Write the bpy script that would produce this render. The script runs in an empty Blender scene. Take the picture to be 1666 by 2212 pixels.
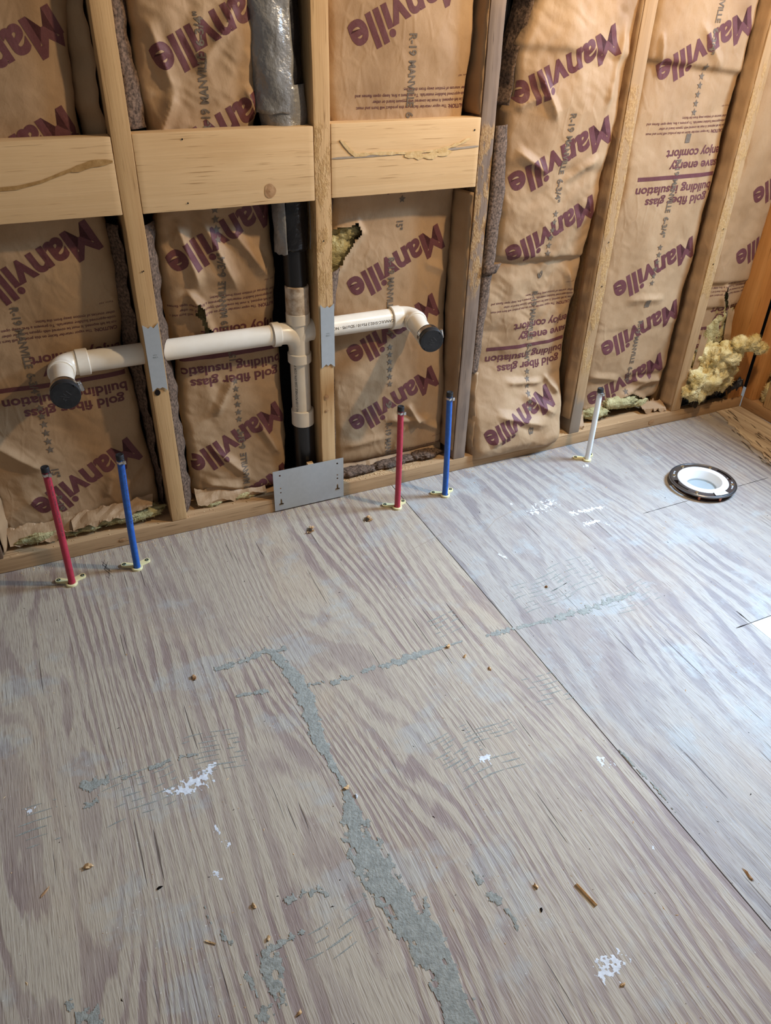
import bpy, bmesh, math, random
import numpy as np
from mathutils import Vector, Matrix, noise as mnoise

S = bpy.context.scene
COL = S.collection
random.seed(7)

# ------------------------------------------------------------------ camera
cam = bpy.data.objects.new('camera', bpy.data.cameras.new('camera'))
COL.objects.link(cam)
RT = Vector((0.90897528, -0.41621089, 0.02307454))
DN = Vector((-0.21767789, -0.52114426, -0.82524238))
FW = Vector((0.35550003, 0.74510211, -0.56430716))
m = Matrix((RT, -DN, -FW)).transposed().to_4x4()
m.translation = Vector((-0.22144308, -1.6766485, 1.18283988))
cam.matrix_world = m
cam.data.sensor_fit = 'HORIZONTAL'
cam.data.sensor_width = 36.0
cam.data.lens = 36.0 * 1676.158 / 1666.0
cam.data.clip_start = 0.02
S.camera = cam

# ------------------------------------------------------------------ world, lights, exposure
w = bpy.data.worlds.new('world'); S.world = w; w.use_nodes = True
w.node_tree.nodes['Background'].inputs[0].default_value = (0.95, 0.97, 1.0, 1)
w.node_tree.nodes['Background'].inputs[1].default_value = 0.18


def lamp(name, kind, loc, energy, color, size=0.1, target=None, sizey=None):
    d = bpy.data.lights.new(name, kind); d.energy = energy; d.color = color
    if kind == 'AREA':
        d.size = size
        if sizey: d.shape = 'RECTANGLE'; d.size_y = sizey
    else:
        d.shadow_soft_size = size
    o = bpy.data.objects.new(name, d); COL.objects.link(o); o.location = loc
    if target:
        o.rotation_euler = (Vector(target) - Vector(loc)).to_track_quat('-Z', 'Y').to_euler()
    return o


lamp('warm_bulb_light', 'POINT', (1.20, -0.76, 1.69), 68.0, (1.0, 0.78, 0.52), 0.032)
lamp('window_daylight', 'AREA', (2.55, -0.70, 1.78), 275.0, (0.46, 0.69, 1.0), 0.70, (1.05, -0.60, 0.0), 0.85)
S.view_settings.view_transform = 'Standard'
S.view_settings.look = 'None'
S.view_settings.exposure = 0.0
S.view_settings.gamma = 1.0
S.view_settings.use_curve_mapping = False

# ------------------------------------------------------------------ material helpers


class NT:
    def __init__(s, name, rough=0.7, spec=0.3, metal=0.0):
        s.m = bpy.data.materials.new(name); s.m.use_nodes = True
        s.t = s.m.node_tree; s.b = s.t.nodes['Principled BSDF']
        s.b.inputs['Roughness'].default_value = rough
        s.b.inputs['Specular IOR Level'].default_value = spec
        s.b.inputs['Metallic'].default_value = metal

    def n(s, typ, **kw):
        x = s.t.nodes.new(typ)
        for k, v in kw.items(): setattr(x, k, v)
        return x

    def put(s, sock, v):
        if isinstance(v, bpy.types.NodeSocket): s.t.links.new(v, sock)
        elif isinstance(v, (tuple, list)) and len(v) == 3 and sock.type == 'RGBA': sock.default_value = (*v, 1)
        else: sock.default_value = v

    def pos(s, scale=(1, 1, 1), off=(0, 0, 0), rnd=True):
        tc = s.n('ShaderNodeTexCoord')
        mp = s.n('ShaderNodeMapping')
        mp.inputs['Scale'].default_value = scale; mp.inputs['Location'].default_value = off
        src = tc.outputs['Object']
        if rnd:
            oi = s.n('ShaderNodeObjectInfo')
            ad = s.n('ShaderNodeVectorMath', operation='MULTIPLY_ADD')
            s.put(ad.inputs[0], oi.outputs['Random']); ad.inputs[1].default_value = (7.3, 5.1, 9.7)
            s.put(ad.inputs[2], src); src = ad.outputs[0]
        s.put(mp.inputs['Vector'], src)
        return mp.outputs[0]

    def noise(s, vec, scale=1.0, detail=4.0, rough=0.5, dist=0.0):
        x = s.n('ShaderNodeTexNoise')
        s.put(x.inputs['Vector'], vec); x.inputs['Scale'].default_value = scale
        x.inputs['Detail'].default_value = detail; x.inputs['Roughness'].default_value = rough
        x.inputs['Distortion'].default_value = dist
        return x.outputs['Fac']

    def vor(s, vec, scale=1.0, feature='F1'):
        x = s.n('ShaderNodeTexVoronoi', feature=feature)
        s.put(x.inputs['Vector'], vec); x.inputs['Scale'].default_value = scale
        return x.outputs['Distance']

    def math(s, op, a, b=0.0, c=0.0, clamp=False):
        x = s.n('ShaderNodeMath', operation=op, use_clamp=clamp)
        for i, v in enumerate((a, b, c)): s.put(x.inputs[i], v)
        return x.outputs[0]

    def ramp(s, fac, stops):
        x = s.n('ShaderNodeValToRGB'); r = x.color_ramp
        while len(r.elements) < len(stops): r.elements.new(0.5)
        for e, (p, c) in zip(r.elements, stops):
            e.position = p; e.color = (*c, 1) if len(c) == 3 else c
        s.put(x.inputs[0], fac)
        return x.outputs[0]

    def step(s, fac, lo, hi):
        x = s.n('ShaderNodeMapRange', interpolation_type='SMOOTHSTEP')
        s.put(x.inputs['Value'], fac)
        x.inputs['From Min'].default_value = lo; x.inputs['From Max'].default_value = hi
        return x.outputs[0]

    def mix(s, f, a, b, mode='MIX'):
        x = s.n('ShaderNodeMix', data_type='RGBA', blend_type=mode)
        s.put(x.inputs[0], f); s.put(x.inputs[6], a); s.put(x.inputs[7], b)
        return x.outputs[2]

    def bump(s, h, strength=0.5, dist=0.002, prev=None):
        x = s.n('ShaderNodeBump'); x.inputs['Strength'].default_value = strength
        x.inputs['Distance'].default_value = dist; s.put(x.inputs['Height'], h)
        if prev is not None: s.put(x.inputs['Normal'], prev)
        return x.outputs[0]

    def done(s, color=None, normal=None, rough=None):
        if color is not None: s.put(s.b.inputs['Base Color'], color)
        if normal is not None: s.put(s.b.inputs['Normal'], normal)
        if rough is not None: s.put(s.b.inputs['Roughness'], rough)
        return s.m


def wood(name, axis, light, dark, stain=None, glue=None, rough=0.65, contrast=1.0, tint=None):
    """sawn softwood, grain along axis 0/1/2; glue=(z0,z1): band of construction adhesive residue"""
    k = NT(name, rough, 0.25)
    sc = [55.0, 55.0, 55.0]; sc[axis] = 1.6
    v = k.pos(sc)
    g = k.noise(v, 1.0, 3, 0.55, 0.6)
    sf = [260.0, 260.0, 260.0]; sf[axis] = 9.0
    f = k.noise(k.pos(sf), 1.0, 2, 0.6)
    sb = [9.0, 9.0, 9.0]; sb[axis] = 2.2
    b = k.noise(k.pos(sb), 1.0, 3, 0.6)
    c = k.ramp(g, [(0.32, dark), (0.52, tuple((a * .6 + d * .4) for a, d in zip(light, dark))), (0.62, light)])
    c = k.mix(0.45 * contrast, light, c)
    c = k.mix(k.step(f, 0.60, 0.75), c, tuple(x * 0.72 for x in dark))
    c = k.mix(k.math('MULTIPLY', k.step(b, 0.5, 0.75), 0.45), c, dark)
    if tint:
        c = k.mix(k.math('MULTIPLY', k.step(k.noise(k.pos((14, 14, 5)), 1.0, 3), 0.45, 0.6), 0.5), c, tint)
    h = k.math('ADD', k.math('MULTIPLY', g, 0.5), k.math('MULTIPLY', f, 0.6))
    if glue or stain:
        tc = k.n('ShaderNodeTexCoord'); sp = k.n('ShaderNodeSeparateXYZ')
        k.put(sp.inputs[0], tc.outputs['Object'])
    if glue:
        z = sp.outputs[2]
        band = k.math('MULTIPLY', k.step(z, glue[0], glue[0] + 0.05), k.math('SUBTRACT', 1.0, k.step(z, glue[1] - 0.02, glue[1])))
        n1 = k.noise(k.pos((60, 60, 22)), 1.0, 5, 0.65)
        mk = k.math('MULTIPLY', band, k.step(n1, 0.44, 0.56))
        n2 = k.noise(k.pos((220, 220, 160)), 1.0, 3, 0.6)
        gc = k.ramp(n2, [(0.3, (0.24, 0.115, 0.03)), (0.55, (0.44, 0.25, 0.085)), (0.75, (0.56, 0.38, 0.18))])
        c = k.mix(k.math('MULTIPLY', mk, 0.62), c, gc)
        h = k.math('ADD', h, k.math('MULTIPLY', mk, k.math('MULTIPLY', n2, 2.2)))
    if stain:   # (z0, z1, colour): weathered length of the piece
        z = sp.outputs[2]
        nz = k.math('ADD', z, k.math('MULTIPLY', k.math('SUBTRACT', k.noise(k.pos((30, 30, 8)), 1.0, 3), 0.5), 0.15))
        band = k.math('MULTIPLY', k.step(nz, stain[0] - .02, stain[0] + .02), k.math('SUBTRACT', 1.0, k.step(nz, stain[1] - .02, stain[1] + .02)))
        c = k.mix(k.math('MULTIPLY', band, 0.8), c, stain[2])
    return k.done(c, k.bump(h, 0.55, 0.0012))


def kraft(name, ink=None, ink2=None, shade=1.0):
    k = NT(name, 0.62, 0.28)
    base = k.ramp(k.noise(k.pos((7, 7, 5)), 1.0, 4, 0.55), [(0.32, (0.31 * shade, 0.182 * shade, 0.088 * shade)), (0.5, (0.40 * shade, 0.247 * shade, 0.128 * shade)), (0.7, (0.45 * shade, 0.292 * shade, 0.160 * shade))])
    fine = k.noise(k.pos((300, 300, 300)), 1.0, 2, 0.7)
    c = k.mix(k.math('MULTIPLY', k.step(fine, 0.5, 0.8), 0.22), base, (0.22, 0.12, 0.05))
    sp = k.vor(k.pos((90, 90, 90)), 1.0)
    c = k.mix(k.math('MULTIPLY', k.math('SUBTRACT', 1.0, k.step(sp, 0.03, 0.07)), 0.5), c, (0.16, 0.08, 0.03))
    if ink:
        i = k.ramp(fine, [(0.3, ink), (0.85, ink2 or ink)])
        c = k.mix(0.93, c, i)
    cr = k.vor(k.pos((26, 26, 15)), 1.0, 'DISTANCE_TO_EDGE')
    cr = k.math('SUBTRACT', 1.0, k.step(cr, 0.0, 0.14))
    cr = k.math('MULTIPLY', cr, k.step(k.noise(k.pos((6, 6, 6)), 1.0, 2), 0.42, 0.62))
    soft = k.noise(k.pos((34, 34, 20)), 1.0, 4, 0.6, 0.4)
    h = k.math('ADD', k.math('MULTIPLY', soft, 0.75), k.math('MULTIPLY', cr, 0.30))
    fc = k.vor(k.pos((38, 38, 24)), 1.0)
    h = k.math('ADD', h, k.math('MULTIPLY', fc, 0.55))
    h = k.math('ADD', h, k.math('MULTIPLY', fine, 0.08))
    return k.done(c, k.bump(h, 0.40, 0.0040))


def simple(name, col, rough=0.5, spec=0.5, metal=0.0, nscale=None, col2=None, bump=0.0, bscale=80.0, bdist=0.001):
    k = NT(name, rough, spec, metal)
    c = col
    if col2:
        c = k.ramp(k.noise(k.pos(), nscale or 30.0, 4, 0.6), [(0.35, col), (0.68, col2)])
    nm = None
    if bump: nm = k.bump(k.noise(k.pos(), bscale, 4, 0.6), bump, bdist)
    if not col2: k.b.inputs['Base Color'].default_value = (*col, 1); c = None
    return k.done(c, nm)


M = {}
M['stud'] = wood('stud_pine', 2, (0.56, 0.345, 0.155), (0.36, 0.19, 0.07))
M['stud_glue'] = wood('stud_pine_glued', 2, (0.60, 0.38, 0.18), (0.38, 0.20, 0.075), glue=(0.54, 0.945))
M['stud_glue2'] = wood('stud_pine_gluedlong', 2, (0.40, 0.245, 0.12), (0.24, 0.135, 0.06), glue=(0.22, 1.0), stain=(-0.1, 0.17, (0.20, 0.155, 0.115)))
M['stud_glue3'] = wood('stud_pine_gluedhigh', 2, (0.44, 0.27, 0.13), (0.27, 0.145, 0.06), glue=(0.38, 1.05))
M['stud_grey'] = wood('stud_weathered', 2, (0.20, 0.140, 0.100), (0.11, 0.070, 0.048), glue=(0.50, 0.93), contrast=1.2, tint=(0.30, 0.20, 0.13))
M['stud_dark'] = wood('stud_dark_brown', 2, (0.20, 0.12, 0.07), (0.08, 0.045, 0.028), contrast=1.2)
M['stud_orange'] = wood('stud_orange', 2, (0.58, 0.27, 0.085), (0.36, 0.14, 0.035), rough=0.4)
M['block'] = wood('blocking_pine', 0, (0.66, 0.43, 0.215), (0.50, 0.29, 0.12), contrast=0.7)
M['plate'] = wood('plate_pine', 0, (0.47, 0.29, 0.145), (0.28, 0.155, 0.07), contrast=1.2)
M['platey'] = wood('plate_pine_side', 1, (0.42, 0.24, 0.11), (0.24, 0.12, 0.05), contrast=1.2)
M['kraft'] = kraft('kraft_paper', shade=0.96)
M['ink'] = kraft('maroon_ink', (0.088, 0.018, 0.027), (0.125, 0.034, 0.042))
M['inkgrey'] = kraft('grey_ink', (0.085, 0.068, 0.052), (0.19, 0.135, 0.09))
M['kraftback'] = simple('asphalt_back', (0.045, 0.028, 0.018), 0.9, 0.2, nscale=170, col2=(0.21, 0.13, 0.085), bump=0.8, bscale=200, bdist=0.002)
M['black'] = simple('black_felt', (0.006, 0.006, 0.008), 0.75, 0.2, nscale=12, col2=(0.014, 0.014, 0.018), bump=0.4, bscale=30)
M['blackpl'] = simple('black_plastic_film', (0.008, 0.008, 0.010), 0.28, 0.5, bump=0.7, bscale=45, bdist=0.004)
M['blackpipe'] = simple('black_pipe', (0.010, 0.010, 0.012), 0.32, 0.5, bump=0.1, bscale=60)
M['rubber'] = simple('black_rubber', (0.012, 0.012, 0.013), 0.5, 0.4, nscale=60, col2=(0.022, 0.022, 0.023), bump=0.25, bscale=120)
M['pvc'] = simple('cream_pvc', (0.74, 0.645, 0.51), 0.30, 0.5, nscale=14, col2=(0.80, 0.72, 0.60), bump=0.06, bscale=60)
M['pvcwhite'] = simple('white_pvc', (0.86, 0.88, 0.88), 0.32, 0.5)
M['plug'] = simple('grey_plug', (0.30, 0.34, 0.35), 0.5, 0.4)
M['primer'] = simple('purple_brown_primer', (0.33, 0.22, 0.13), 0.5, 0.4, nscale=50, col2=(0.72, 0.62, 0.50))
M['printblack'] = simple('black_print', (0.06, 0.055, 0.05), 0.5, 0.3)
M['foil'] = simple('grey_reinforced_tape', (0.22, 0.21, 0.195), 0.36, 0.6, metal=0.2, nscale=25, col2=(0.31, 0.30, 0.285), bump=0.8, bscale=22, bdist=0.012)
M['galv'] = simple('galvanised_steel', (0.50, 0.52, 0.52), 0.42, 0.5, metal=0.65, nscale=90, col2=(0.53, 0.55, 0.55), bump=0.06, bscale=90)
M['steel'] = simple('stainless_band', (0.55, 0.53, 0.50), 0.25, 0.6, metal=1.0, bump=0.3, bscale=150)
M['ring'] = simple('flange_ring_steel', (0.20, 0.19, 0.185), 0.30, 0.6, metal=0.9, bump=0.08, bscale=40)
M['darkring'] = simple('flange_skirt_dark', (0.05, 0.028, 0.022), 0.14, 0.7, metal=0.7, nscale=20, col2=(0.09, 0.045, 0.035))
M['brass'] = simple('brass_screw', (0.72, 0.58, 0.36), 0.3, 0.6, metal=1.0)
M['copper'] = simple('copper_rivet', (0.50, 0.20, 0.13), 0.3, 0.6, metal=1.0)
M['red'] = simple('red_pex', (0.40, 0.022, 0.045), 0.38, 0.45, nscale=120, col2=(0.47, 0.035, 0.06))
M['blue'] = simple('blue_pex', (0.012, 0.085, 0.34), 0.38, 0.45, nscale=120, col2=(0.018, 0.115, 0.43))
M['white'] = simple('white_pex', (0.80, 0.81, 0.80), 0.38, 0.45)
M['yellow'] = simple('pale_yellow_plastic', (0.76, 0.66, 0.34), 0.42, 0.45)
M['screw'] = simple('green_coated_screw', (0.05, 0.075, 0.06), 0.4, 0.5, metal=0.6)
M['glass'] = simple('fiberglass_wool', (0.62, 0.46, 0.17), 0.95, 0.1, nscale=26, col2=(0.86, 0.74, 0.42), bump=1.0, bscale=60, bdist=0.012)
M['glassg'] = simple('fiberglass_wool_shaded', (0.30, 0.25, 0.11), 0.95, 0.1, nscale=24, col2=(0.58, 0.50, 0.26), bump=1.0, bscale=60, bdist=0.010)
M['mortar'] = simple('grey_green_mortar', (0.235, 0.235, 0.205), 0.8, 0.2, nscale=90, col2=(0.33, 0.325, 0.28), bump=1.0, bscale=240, bdist=0.002)
M['paint'] = simple('white_paint_fleck', (0.72, 0.74, 0.76), 0.6, 0.3, nscale=120, col2=(0.52, 0.52, 0.53))
M['pitch'] = simple('pitch_streak', (0.30, 0.155, 0.045), 0.5, 0.3, nscale=70, col2=(0.44, 0.25, 0.09), bump=0.5, bscale=200)
M['resin'] = simple('dried_resin', (0.56, 0.35, 0.14), 0.35, 0.5, nscale=90, col2=(0.68, 0.48, 0.24), bump=0.8, bscale=200)
M['greyglue'] = simple('grey_pencil_streak', (0.27, 0.21, 0.16), 0.7, 0.2, nscale=70, col2=(0.36, 0.28, 0.20))
M['knot'] = simple('knot_wood', (0.33, 0.17, 0.07), 0.6, 0.3, nscale=90, col2=(0.46, 0.27, 0.13), bump=0.4, bscale=150)
M['dark'] = simple('dark_void', (0.012, 0.008, 0.006), 0.9, 0.1)
M['chip'] = simple('fresh_wood_chip', (0.52, 0.30, 0.13), 0.7, 0.2, nscale=90, col2=(0.70, 0.48, 0.26))
M['sawdust'] = simple('sawdust', (0.60, 0.38, 0.17), 0.9, 0.1, nscale=200, col2=(0.74, 0.55, 0.32))
M['patch'] = simple('new_white_board', (0.82, 0.81, 0.78), 0.55, 0.3, nscale=8, col2=(0.88, 0.87, 0.85), bump=0.1)
M['torn'] = wood('torn_veneer_wood', 1, (0.56, 0.44, 0.30), (0.24, 0.15, 0.09), contrast=1.6)
M['label'] = simple('paper_sticker', (0.80, 0.82, 0.82), 0.5, 0.3)


def plywood(name, seed, tan, mauve, film, contrast, scale=1.0, kb=16.0, kx=31.0):
    k = NT(name, 0.58, 0.42)
    o = (seed * 3.7, seed * 1.9, 0)
    tc = k.n('ShaderNodeTexCoord'); sp = k.n('ShaderNodeSeparateXYZ'); k.put(sp.inputs[0], tc.outputs['Object'])
    X, Y = sp.outputs[0], sp.outputs[1]
    big = k.noise(k.pos((3.1 * scale, 0.62 * scale, 1), o, False), 1.0, 1.2, 0.35, 0.0)
    mid = k.noise(k.pos((15, 3.0, 1), o, False), 1.0, 2, 0.5)
    fib = k.noise(k.pos((190, 9, 1), o, False), 1.0, 3, 0.65)
    F = k.math('ADD', k.math('MULTIPLY', big, kb), k.math('MULTIPLY', X, kx))
    F = k.math('ADD', F, k.math('MULTIPLY', mid, 1.3))
    F = k.math('ADD', F, k.math('MULTIPLY', fib, 0.24))
    s = k.math('SINE', k.math('MULTIPLY', F, 6.2832))
    # dense secondary rings in some zones
    s2 = k.math('SINE', k.math('MULTIPLY', F, 6.2832 * 2.1))
    zone = k.step(k.noise(k.pos((2.4, 1.1, 1), (seed * 5 + 3, 1, 0), False), 1.0, 1.5), 0.44, 0.56)
    s = k.math('ADD', k.math('MULTIPLY', s, k.math('SUBTRACT', 1.0, k.math('MULTIPLY', zone, 0.62))), k.math('MULTIPLY', s2, k.math('MULTIPLY', zone, 0.75)))
    s = k.math('ADD', s, k.math('MULTIPLY', k.math('SUBTRACT', fib, 0.5), 2.4))
    rag = k.noise(k.pos((60, 13, 1), o, False), 1.0, 4, 0.6)
    s = k.math('ADD', s, k.math('MULTIPLY', k.math('SUBTRACT', rag, 0.5), 2.1))
    band = k.step(s, -0.25, 0.5)
    fade = k.step(k.noise(k.pos((3.2, 2.0, 1), (seed, seed * 2, 0), False), 1.0, 3, 0.6), 0.36, 0.62)
    band = k.math('MULTIPLY', band, k.math('ADD', 0.35, k.math('MULTIPLY', fade, 0.65)))
    band = k.math('MULTIPLY', band, contrast)
    c = k.mix(band, tan, mauve)
    # blotchy discoloration
    bl = k.noise(k.pos((6.5, 3.2, 1), (seed * 2, 4, 0), False), 1.0, 5, 0.62, 0.5)
    c = k.mix(k.math('MULTIPLY', k.step(bl, 0.50, 0.66), 0.40), c, (0.245, 0.185, 0.165))
    bl2 = k.noise(k.pos((4.2, 2.4, 1), (seed * 2 + 9, 7, 0), False), 1.0, 5, 0.62, 0.5)
    c = k.mix(k.math('MULTIPLY', k.step(bl2, 0.53, 0.68), 0.35), c, (0.42, 0.31, 0.205))
    # thin worn mortar film
    fl = k.noise(k.pos((6, 7, 1), (seed + 20, 3, 0), False), 1.0, 6, 0.65)
    c = k.mix(k.math('MULTIPLY', k.step(fl, 0.54, 0.64), film), c, (0.36, 0.365, 0.345))
    ft = k.noise(k.pos((420, 26, 1), o, False), 1.0, 2, 0.6)
    c = k.mix(k.math('MULTIPLY', k.step(ft, 0.50, 0.72), 0.5), c, (0.165, 0.115, 0.095))
    c = k.mix(k.math('MULTIPLY', k.step(fib, 0.54, 0.70), 0.32), c, (0.55, 0.47, 0.36))
    # drying checks
    ck = k.noise(k.pos((150, 4.2, 1), (seed * 7, 0, 0), False), 1.0, 1, 0.4)
    ckm = k.step(ck, 0.735, 0.765)
    c = k.mix(k.math('MULTIPLY', ckm, 0.75), c, (0.07, 0.045, 0.035))
    # pale dust specks
    dv = k.vor(k.pos((75, 75, 1), (0, 0, 0), False), 1.0)
    ds = k.math('MULTIPLY', k.math('SUBTRACT', 1.0, k.step(dv, 0.05, 0.10)), k.step(fl, 0.45, 0.6))
    c = k.mix(k.math('MULTIPLY', ds, 0.5), c, (0.70, 0.66, 0.58))
    h = k.math('SUBTRACT', k.math('ADD', k.math('MULTIPLY', fib, 0.9), k.math('MULTIPLY', ft, 0.7)), k.math('MULTIPLY', band, 0.35))
    h = k.math('SUBTRACT', h, k.math('MULTIPLY', ckm, 1.3))
    r = k.math('ADD', 0.46, k.math('MULTIPLY', rag, 0.28))
    return k.done(c, k.bump(h, 0.6, 0.0020), r)


M['ply'] = plywood('plywood_left', 1.0, (0.410, 0.338, 0.252), (0.245, 0.175, 0.150), 0.42, 0.95)
M['ply2'] = plywood('plywood_right', 4.0, (0.365, 0.325, 0.280), (0.190, 0.160, 0.160), 0.65, 0.72, 0.8, 9.0, 20.0)

# ------------------------------------------------------------------ object helpers


def empty(name, loc=(0, 0, 0), parent=None):
    o = bpy.data.objects.new(name, None); COL.objects.link(o); o.location = loc
    o.empty_display_size = 0.05
    if parent: o.parent = parent
    return o


def tag(o, label=None, cat=None, group=None, kind=None):
    if label: o['label'] = label
    if cat: o['category'] = cat
    if group: o['group'] = group
    if kind: o['kind'] = kind
    return o


def link(name, me, mat, parent=None, label=None, kind=None):
    o = bpy.data.objects.new(name, me); COL.objects.link(o)
    if mat is not None and not me.materials: me.materials.append(mat)
    if parent is not None:
        o.parent = parent
        o.matrix_parent_inverse = Matrix.Translation(-Vector(parent.location)) if parent.parent is None else parent.matrix_parent_inverse.copy()
    if label: o['label'] = label
    if kind: o['kind'] = kind
    return o


def sub(o_name, me, mat, part, root):
    """sub-part: child of a part (world-space mesh)"""
    o = bpy.data.objects.new(o_name, me); COL.objects.link(o)
    if mat is not None and not me.materials: me.materials.append(mat)
    o.parent = part
    return o


def done(bm, name, mat, parent=None, smooth=None, label=None, kind=None):
    bmesh.ops.recalc_face_normals(bm, faces=bm.faces[:])
    if smooth is not None:
        lim = math.radians(smooth)
        for f in bm.faces: f.smooth = True
        for e in bm.edges:
            if len(e.link_faces) == 2 and e.calc_face_angle(0) > lim: e.smooth = False
    me = bpy.data.meshes.new(name); bm.to_mesh(me); bm.free()
    return link(name, me, mat, parent, label, kind)


def pydata(name, V, F, mat, parent=None, smooth=True, label=None, kind=None):
    me = bpy.data.meshes.new(name)
    me.from_pydata([tuple(map(float, v)) for v in V], [], [tuple(map(int, f)) for f in F])
    if smooth and len(me.polygons): me.polygons.foreach_set('use_smooth', [True] * len(me.polygons))
    me.update()
    return link(name, me, mat, parent, label, kind)


def add_box(bm, x0, x1, y0, y1, z0, z1, bev=0.0, cuts=0, jit=0.0, rnd=None):
    r = bmesh.ops.create_cube(bm, size=1.0)
    vs = r['verts']
    for v in vs:
        v.co = Vector((x0 + (v.co.x + .5) * (x1 - x0), y0 + (v.co.y + .5) * (y1 - y0), z0 + (v.co.z + .5) * (z1 - z0)))
    if bev:
        es = list({e for v in vs for e in v.link_edges})
        bmesh.ops.bevel(bm, geom=es, offset=bev, segments=2, affect='EDGES', profile=0.6)
    return vs


def lumber(name, x0, x1, y0, y1, z0, z1, mat, parent, bev=0.0022, jit=0.0007, axis=2, lean=0.0, seed=0, n=26, label=None):
    """sawn timber: bevelled, cut along its length and slightly uneven"""
    bm = bmesh.new()
    add_box(bm, x0, x1, y0, y1, z0, z1, bev)
    lo, hi = ((x0, x1), (y0, y1), (z0, z1))[axis]
    no = [0, 0, 0]; no[axis] = 1
    for i in range(1, n):
        co = [0, 0, 0]; co[axis] = lo + (hi - lo) * i / n
        bmesh.ops.bisect_plane(bm, geom=bm.verts[:] + bm.edges[:] + bm.faces[:], plane_co=co, plane_no=no)
    for v in bm.verts:
        q = v.co * 9.0 + Vector((seed * 3.1, seed, 0))
        d = mnoise.noise_vector(q) * jit + mnoise.noise_vector(v.co * 60 + Vector((seed, 0, 0))) * jit * 0.5
        d[axis] *= 0.1
        v.co += d
        if lean: v.co.x += lean * (v.co.z - lo)
    return done(bm, name, mat, parent, 40, label)


def sweep(bm, pts, radii, seg=28, cap0=True, cap1=True):
    pts = [Vector(p) for p in pts]
    n = len(pts)
    tang = []
    for i in range(n):
        a = pts[i - 1] if i > 0 else pts[i]
        b = pts[i + 1] if i < n - 1 else pts[i]
        t = b - a
        if t.length < 1e-9: t = pts[min(i + 2, n - 1)] - pts[max(i - 2, 0)]
        tang.append(t.normalized())
    t0 = tang[0]
    u = t0.orthogonal().normalized()
    rings = []
    for i in range(n):
        t = tang[i]
        u = (u - t * u.dot(t)).normalized(); v = t.cross(u)
        rings.append([bm.verts.new(pts[i] + (u * math.cos(2 * math.pi * k / seg) + v * math.sin(2 * math.pi * k / seg)) * radii[i]) for k in range(seg)])
    for i in range(n - 1):
        for k in range(seg):
            bm.faces.new((rings[i][k], rings[i][(k + 1) % seg], rings[i + 1][(k + 1) % seg], rings[i + 1][k]))
    if cap0: bm.faces.new(rings[0][::-1])
    if cap1: bm.faces.new(rings[-1])
    return rings


def lathe(bm, prof, c, seg=48, axis='Z', closed=False):
    """prof: list of (r, h) revolved about a vertical axis through c"""
    rings = []
    for r, h in prof:
        if r < 1e-6:
            rings.append([bm.verts.new((c[0], c[1], c[2] + h))]); continue
        rings.append([bm.verts.new((c[0] + r * math.cos(2 * math.pi * k / seg), c[1] + r * math.sin(2 * math.pi * k / seg), c[2] + h)) for k in range(seg)])
    n = len(rings)
    for i in range(n if closed else n - 1):
        A, B = rings[i], rings[(i + 1) % n]
        for k in range(seg):
            if len(A) == 1 and len(B) == 1: break
            if len(A) == 1: bm.faces.new((A[0], B[k], B[(k + 1) % seg]))
            elif len(B) == 1: bm.faces.new((A[k], B[0], A[(k + 1) % seg]))
            else: bm.faces.new((A[k], B[k], B[(k + 1) % seg], A[(k + 1) % seg]))
    return rings


def prism(bm, poly, z0, z1):
    a = [bm.verts.new((x, y, z0)) for x, y in poly]
    b = [bm.verts.new((x, y, z1)) for x, y in poly]
    bm.faces.new(a[::-1]); bm.faces.new(b)
    for i in range(len(poly)):
        j = (i + 1) % len(poly)
        bm.faces.new((a[i], a[j], b[j], b[i]))


def boolean_cut(me_or_bm, cutter_bm, name, mat, parent, label=None):
    a = bpy.data.meshes.new('a'); me_or_bm.to_mesh(a); me_or_bm.free()
    b = bpy.data.meshes.new('b'); cutter_bm.to_mesh(b); cutter_bm.free()
    oa = bpy.data.objects.new('a', a); ob = bpy.data.objects.new('b', b)
    COL.objects.link(oa); COL.objects.link(ob)
    md = oa.modifiers.new('b', 'BOOLEAN'); md.object = ob; md.operation = 'DIFFERENCE'; md.solver = 'EXACT'
    dg = bpy.context.evaluated_depsgraph_get()
    me = bpy.data.meshes.new_from_object(oa.evaluated_get(dg))
    bpy.data.objects.remove(oa); bpy.data.objects.remove(ob)
    me.name = name; me.materials.clear()
    return link(name, me, mat, parent, label)


# ------------------------------------------------------------------ text outlines
_tc = {}


def text_polys(s, bold, space=1.0):
    key = (s, bold, space)
    if key not in _tc:
        cu = bpy.data.curves.new('t', 'FONT'); cu.body = s; cu.offset = bold; cu.resolution_u = 5
        cu.space_character = space; cu.fill_mode = 'FRONT'
        ob = bpy.data.objects.new('t', cu); COL.objects.link(ob)
        dg = bpy.context.evaluated_depsgraph_get()
        me = bpy.data.meshes.new_from_object(ob.evaluated_get(dg))
        V = np.array([v.co[:2] for v in me.vertices]); F = [list(p.vertices) for p in me.polygons]
        bpy.data.objects.remove(ob); bpy.data.meshes.remove(me)
        V[:, 0] -= V[:, 0].min()
        _tc[key] = (V, F)
    return _tc[key]


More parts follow.
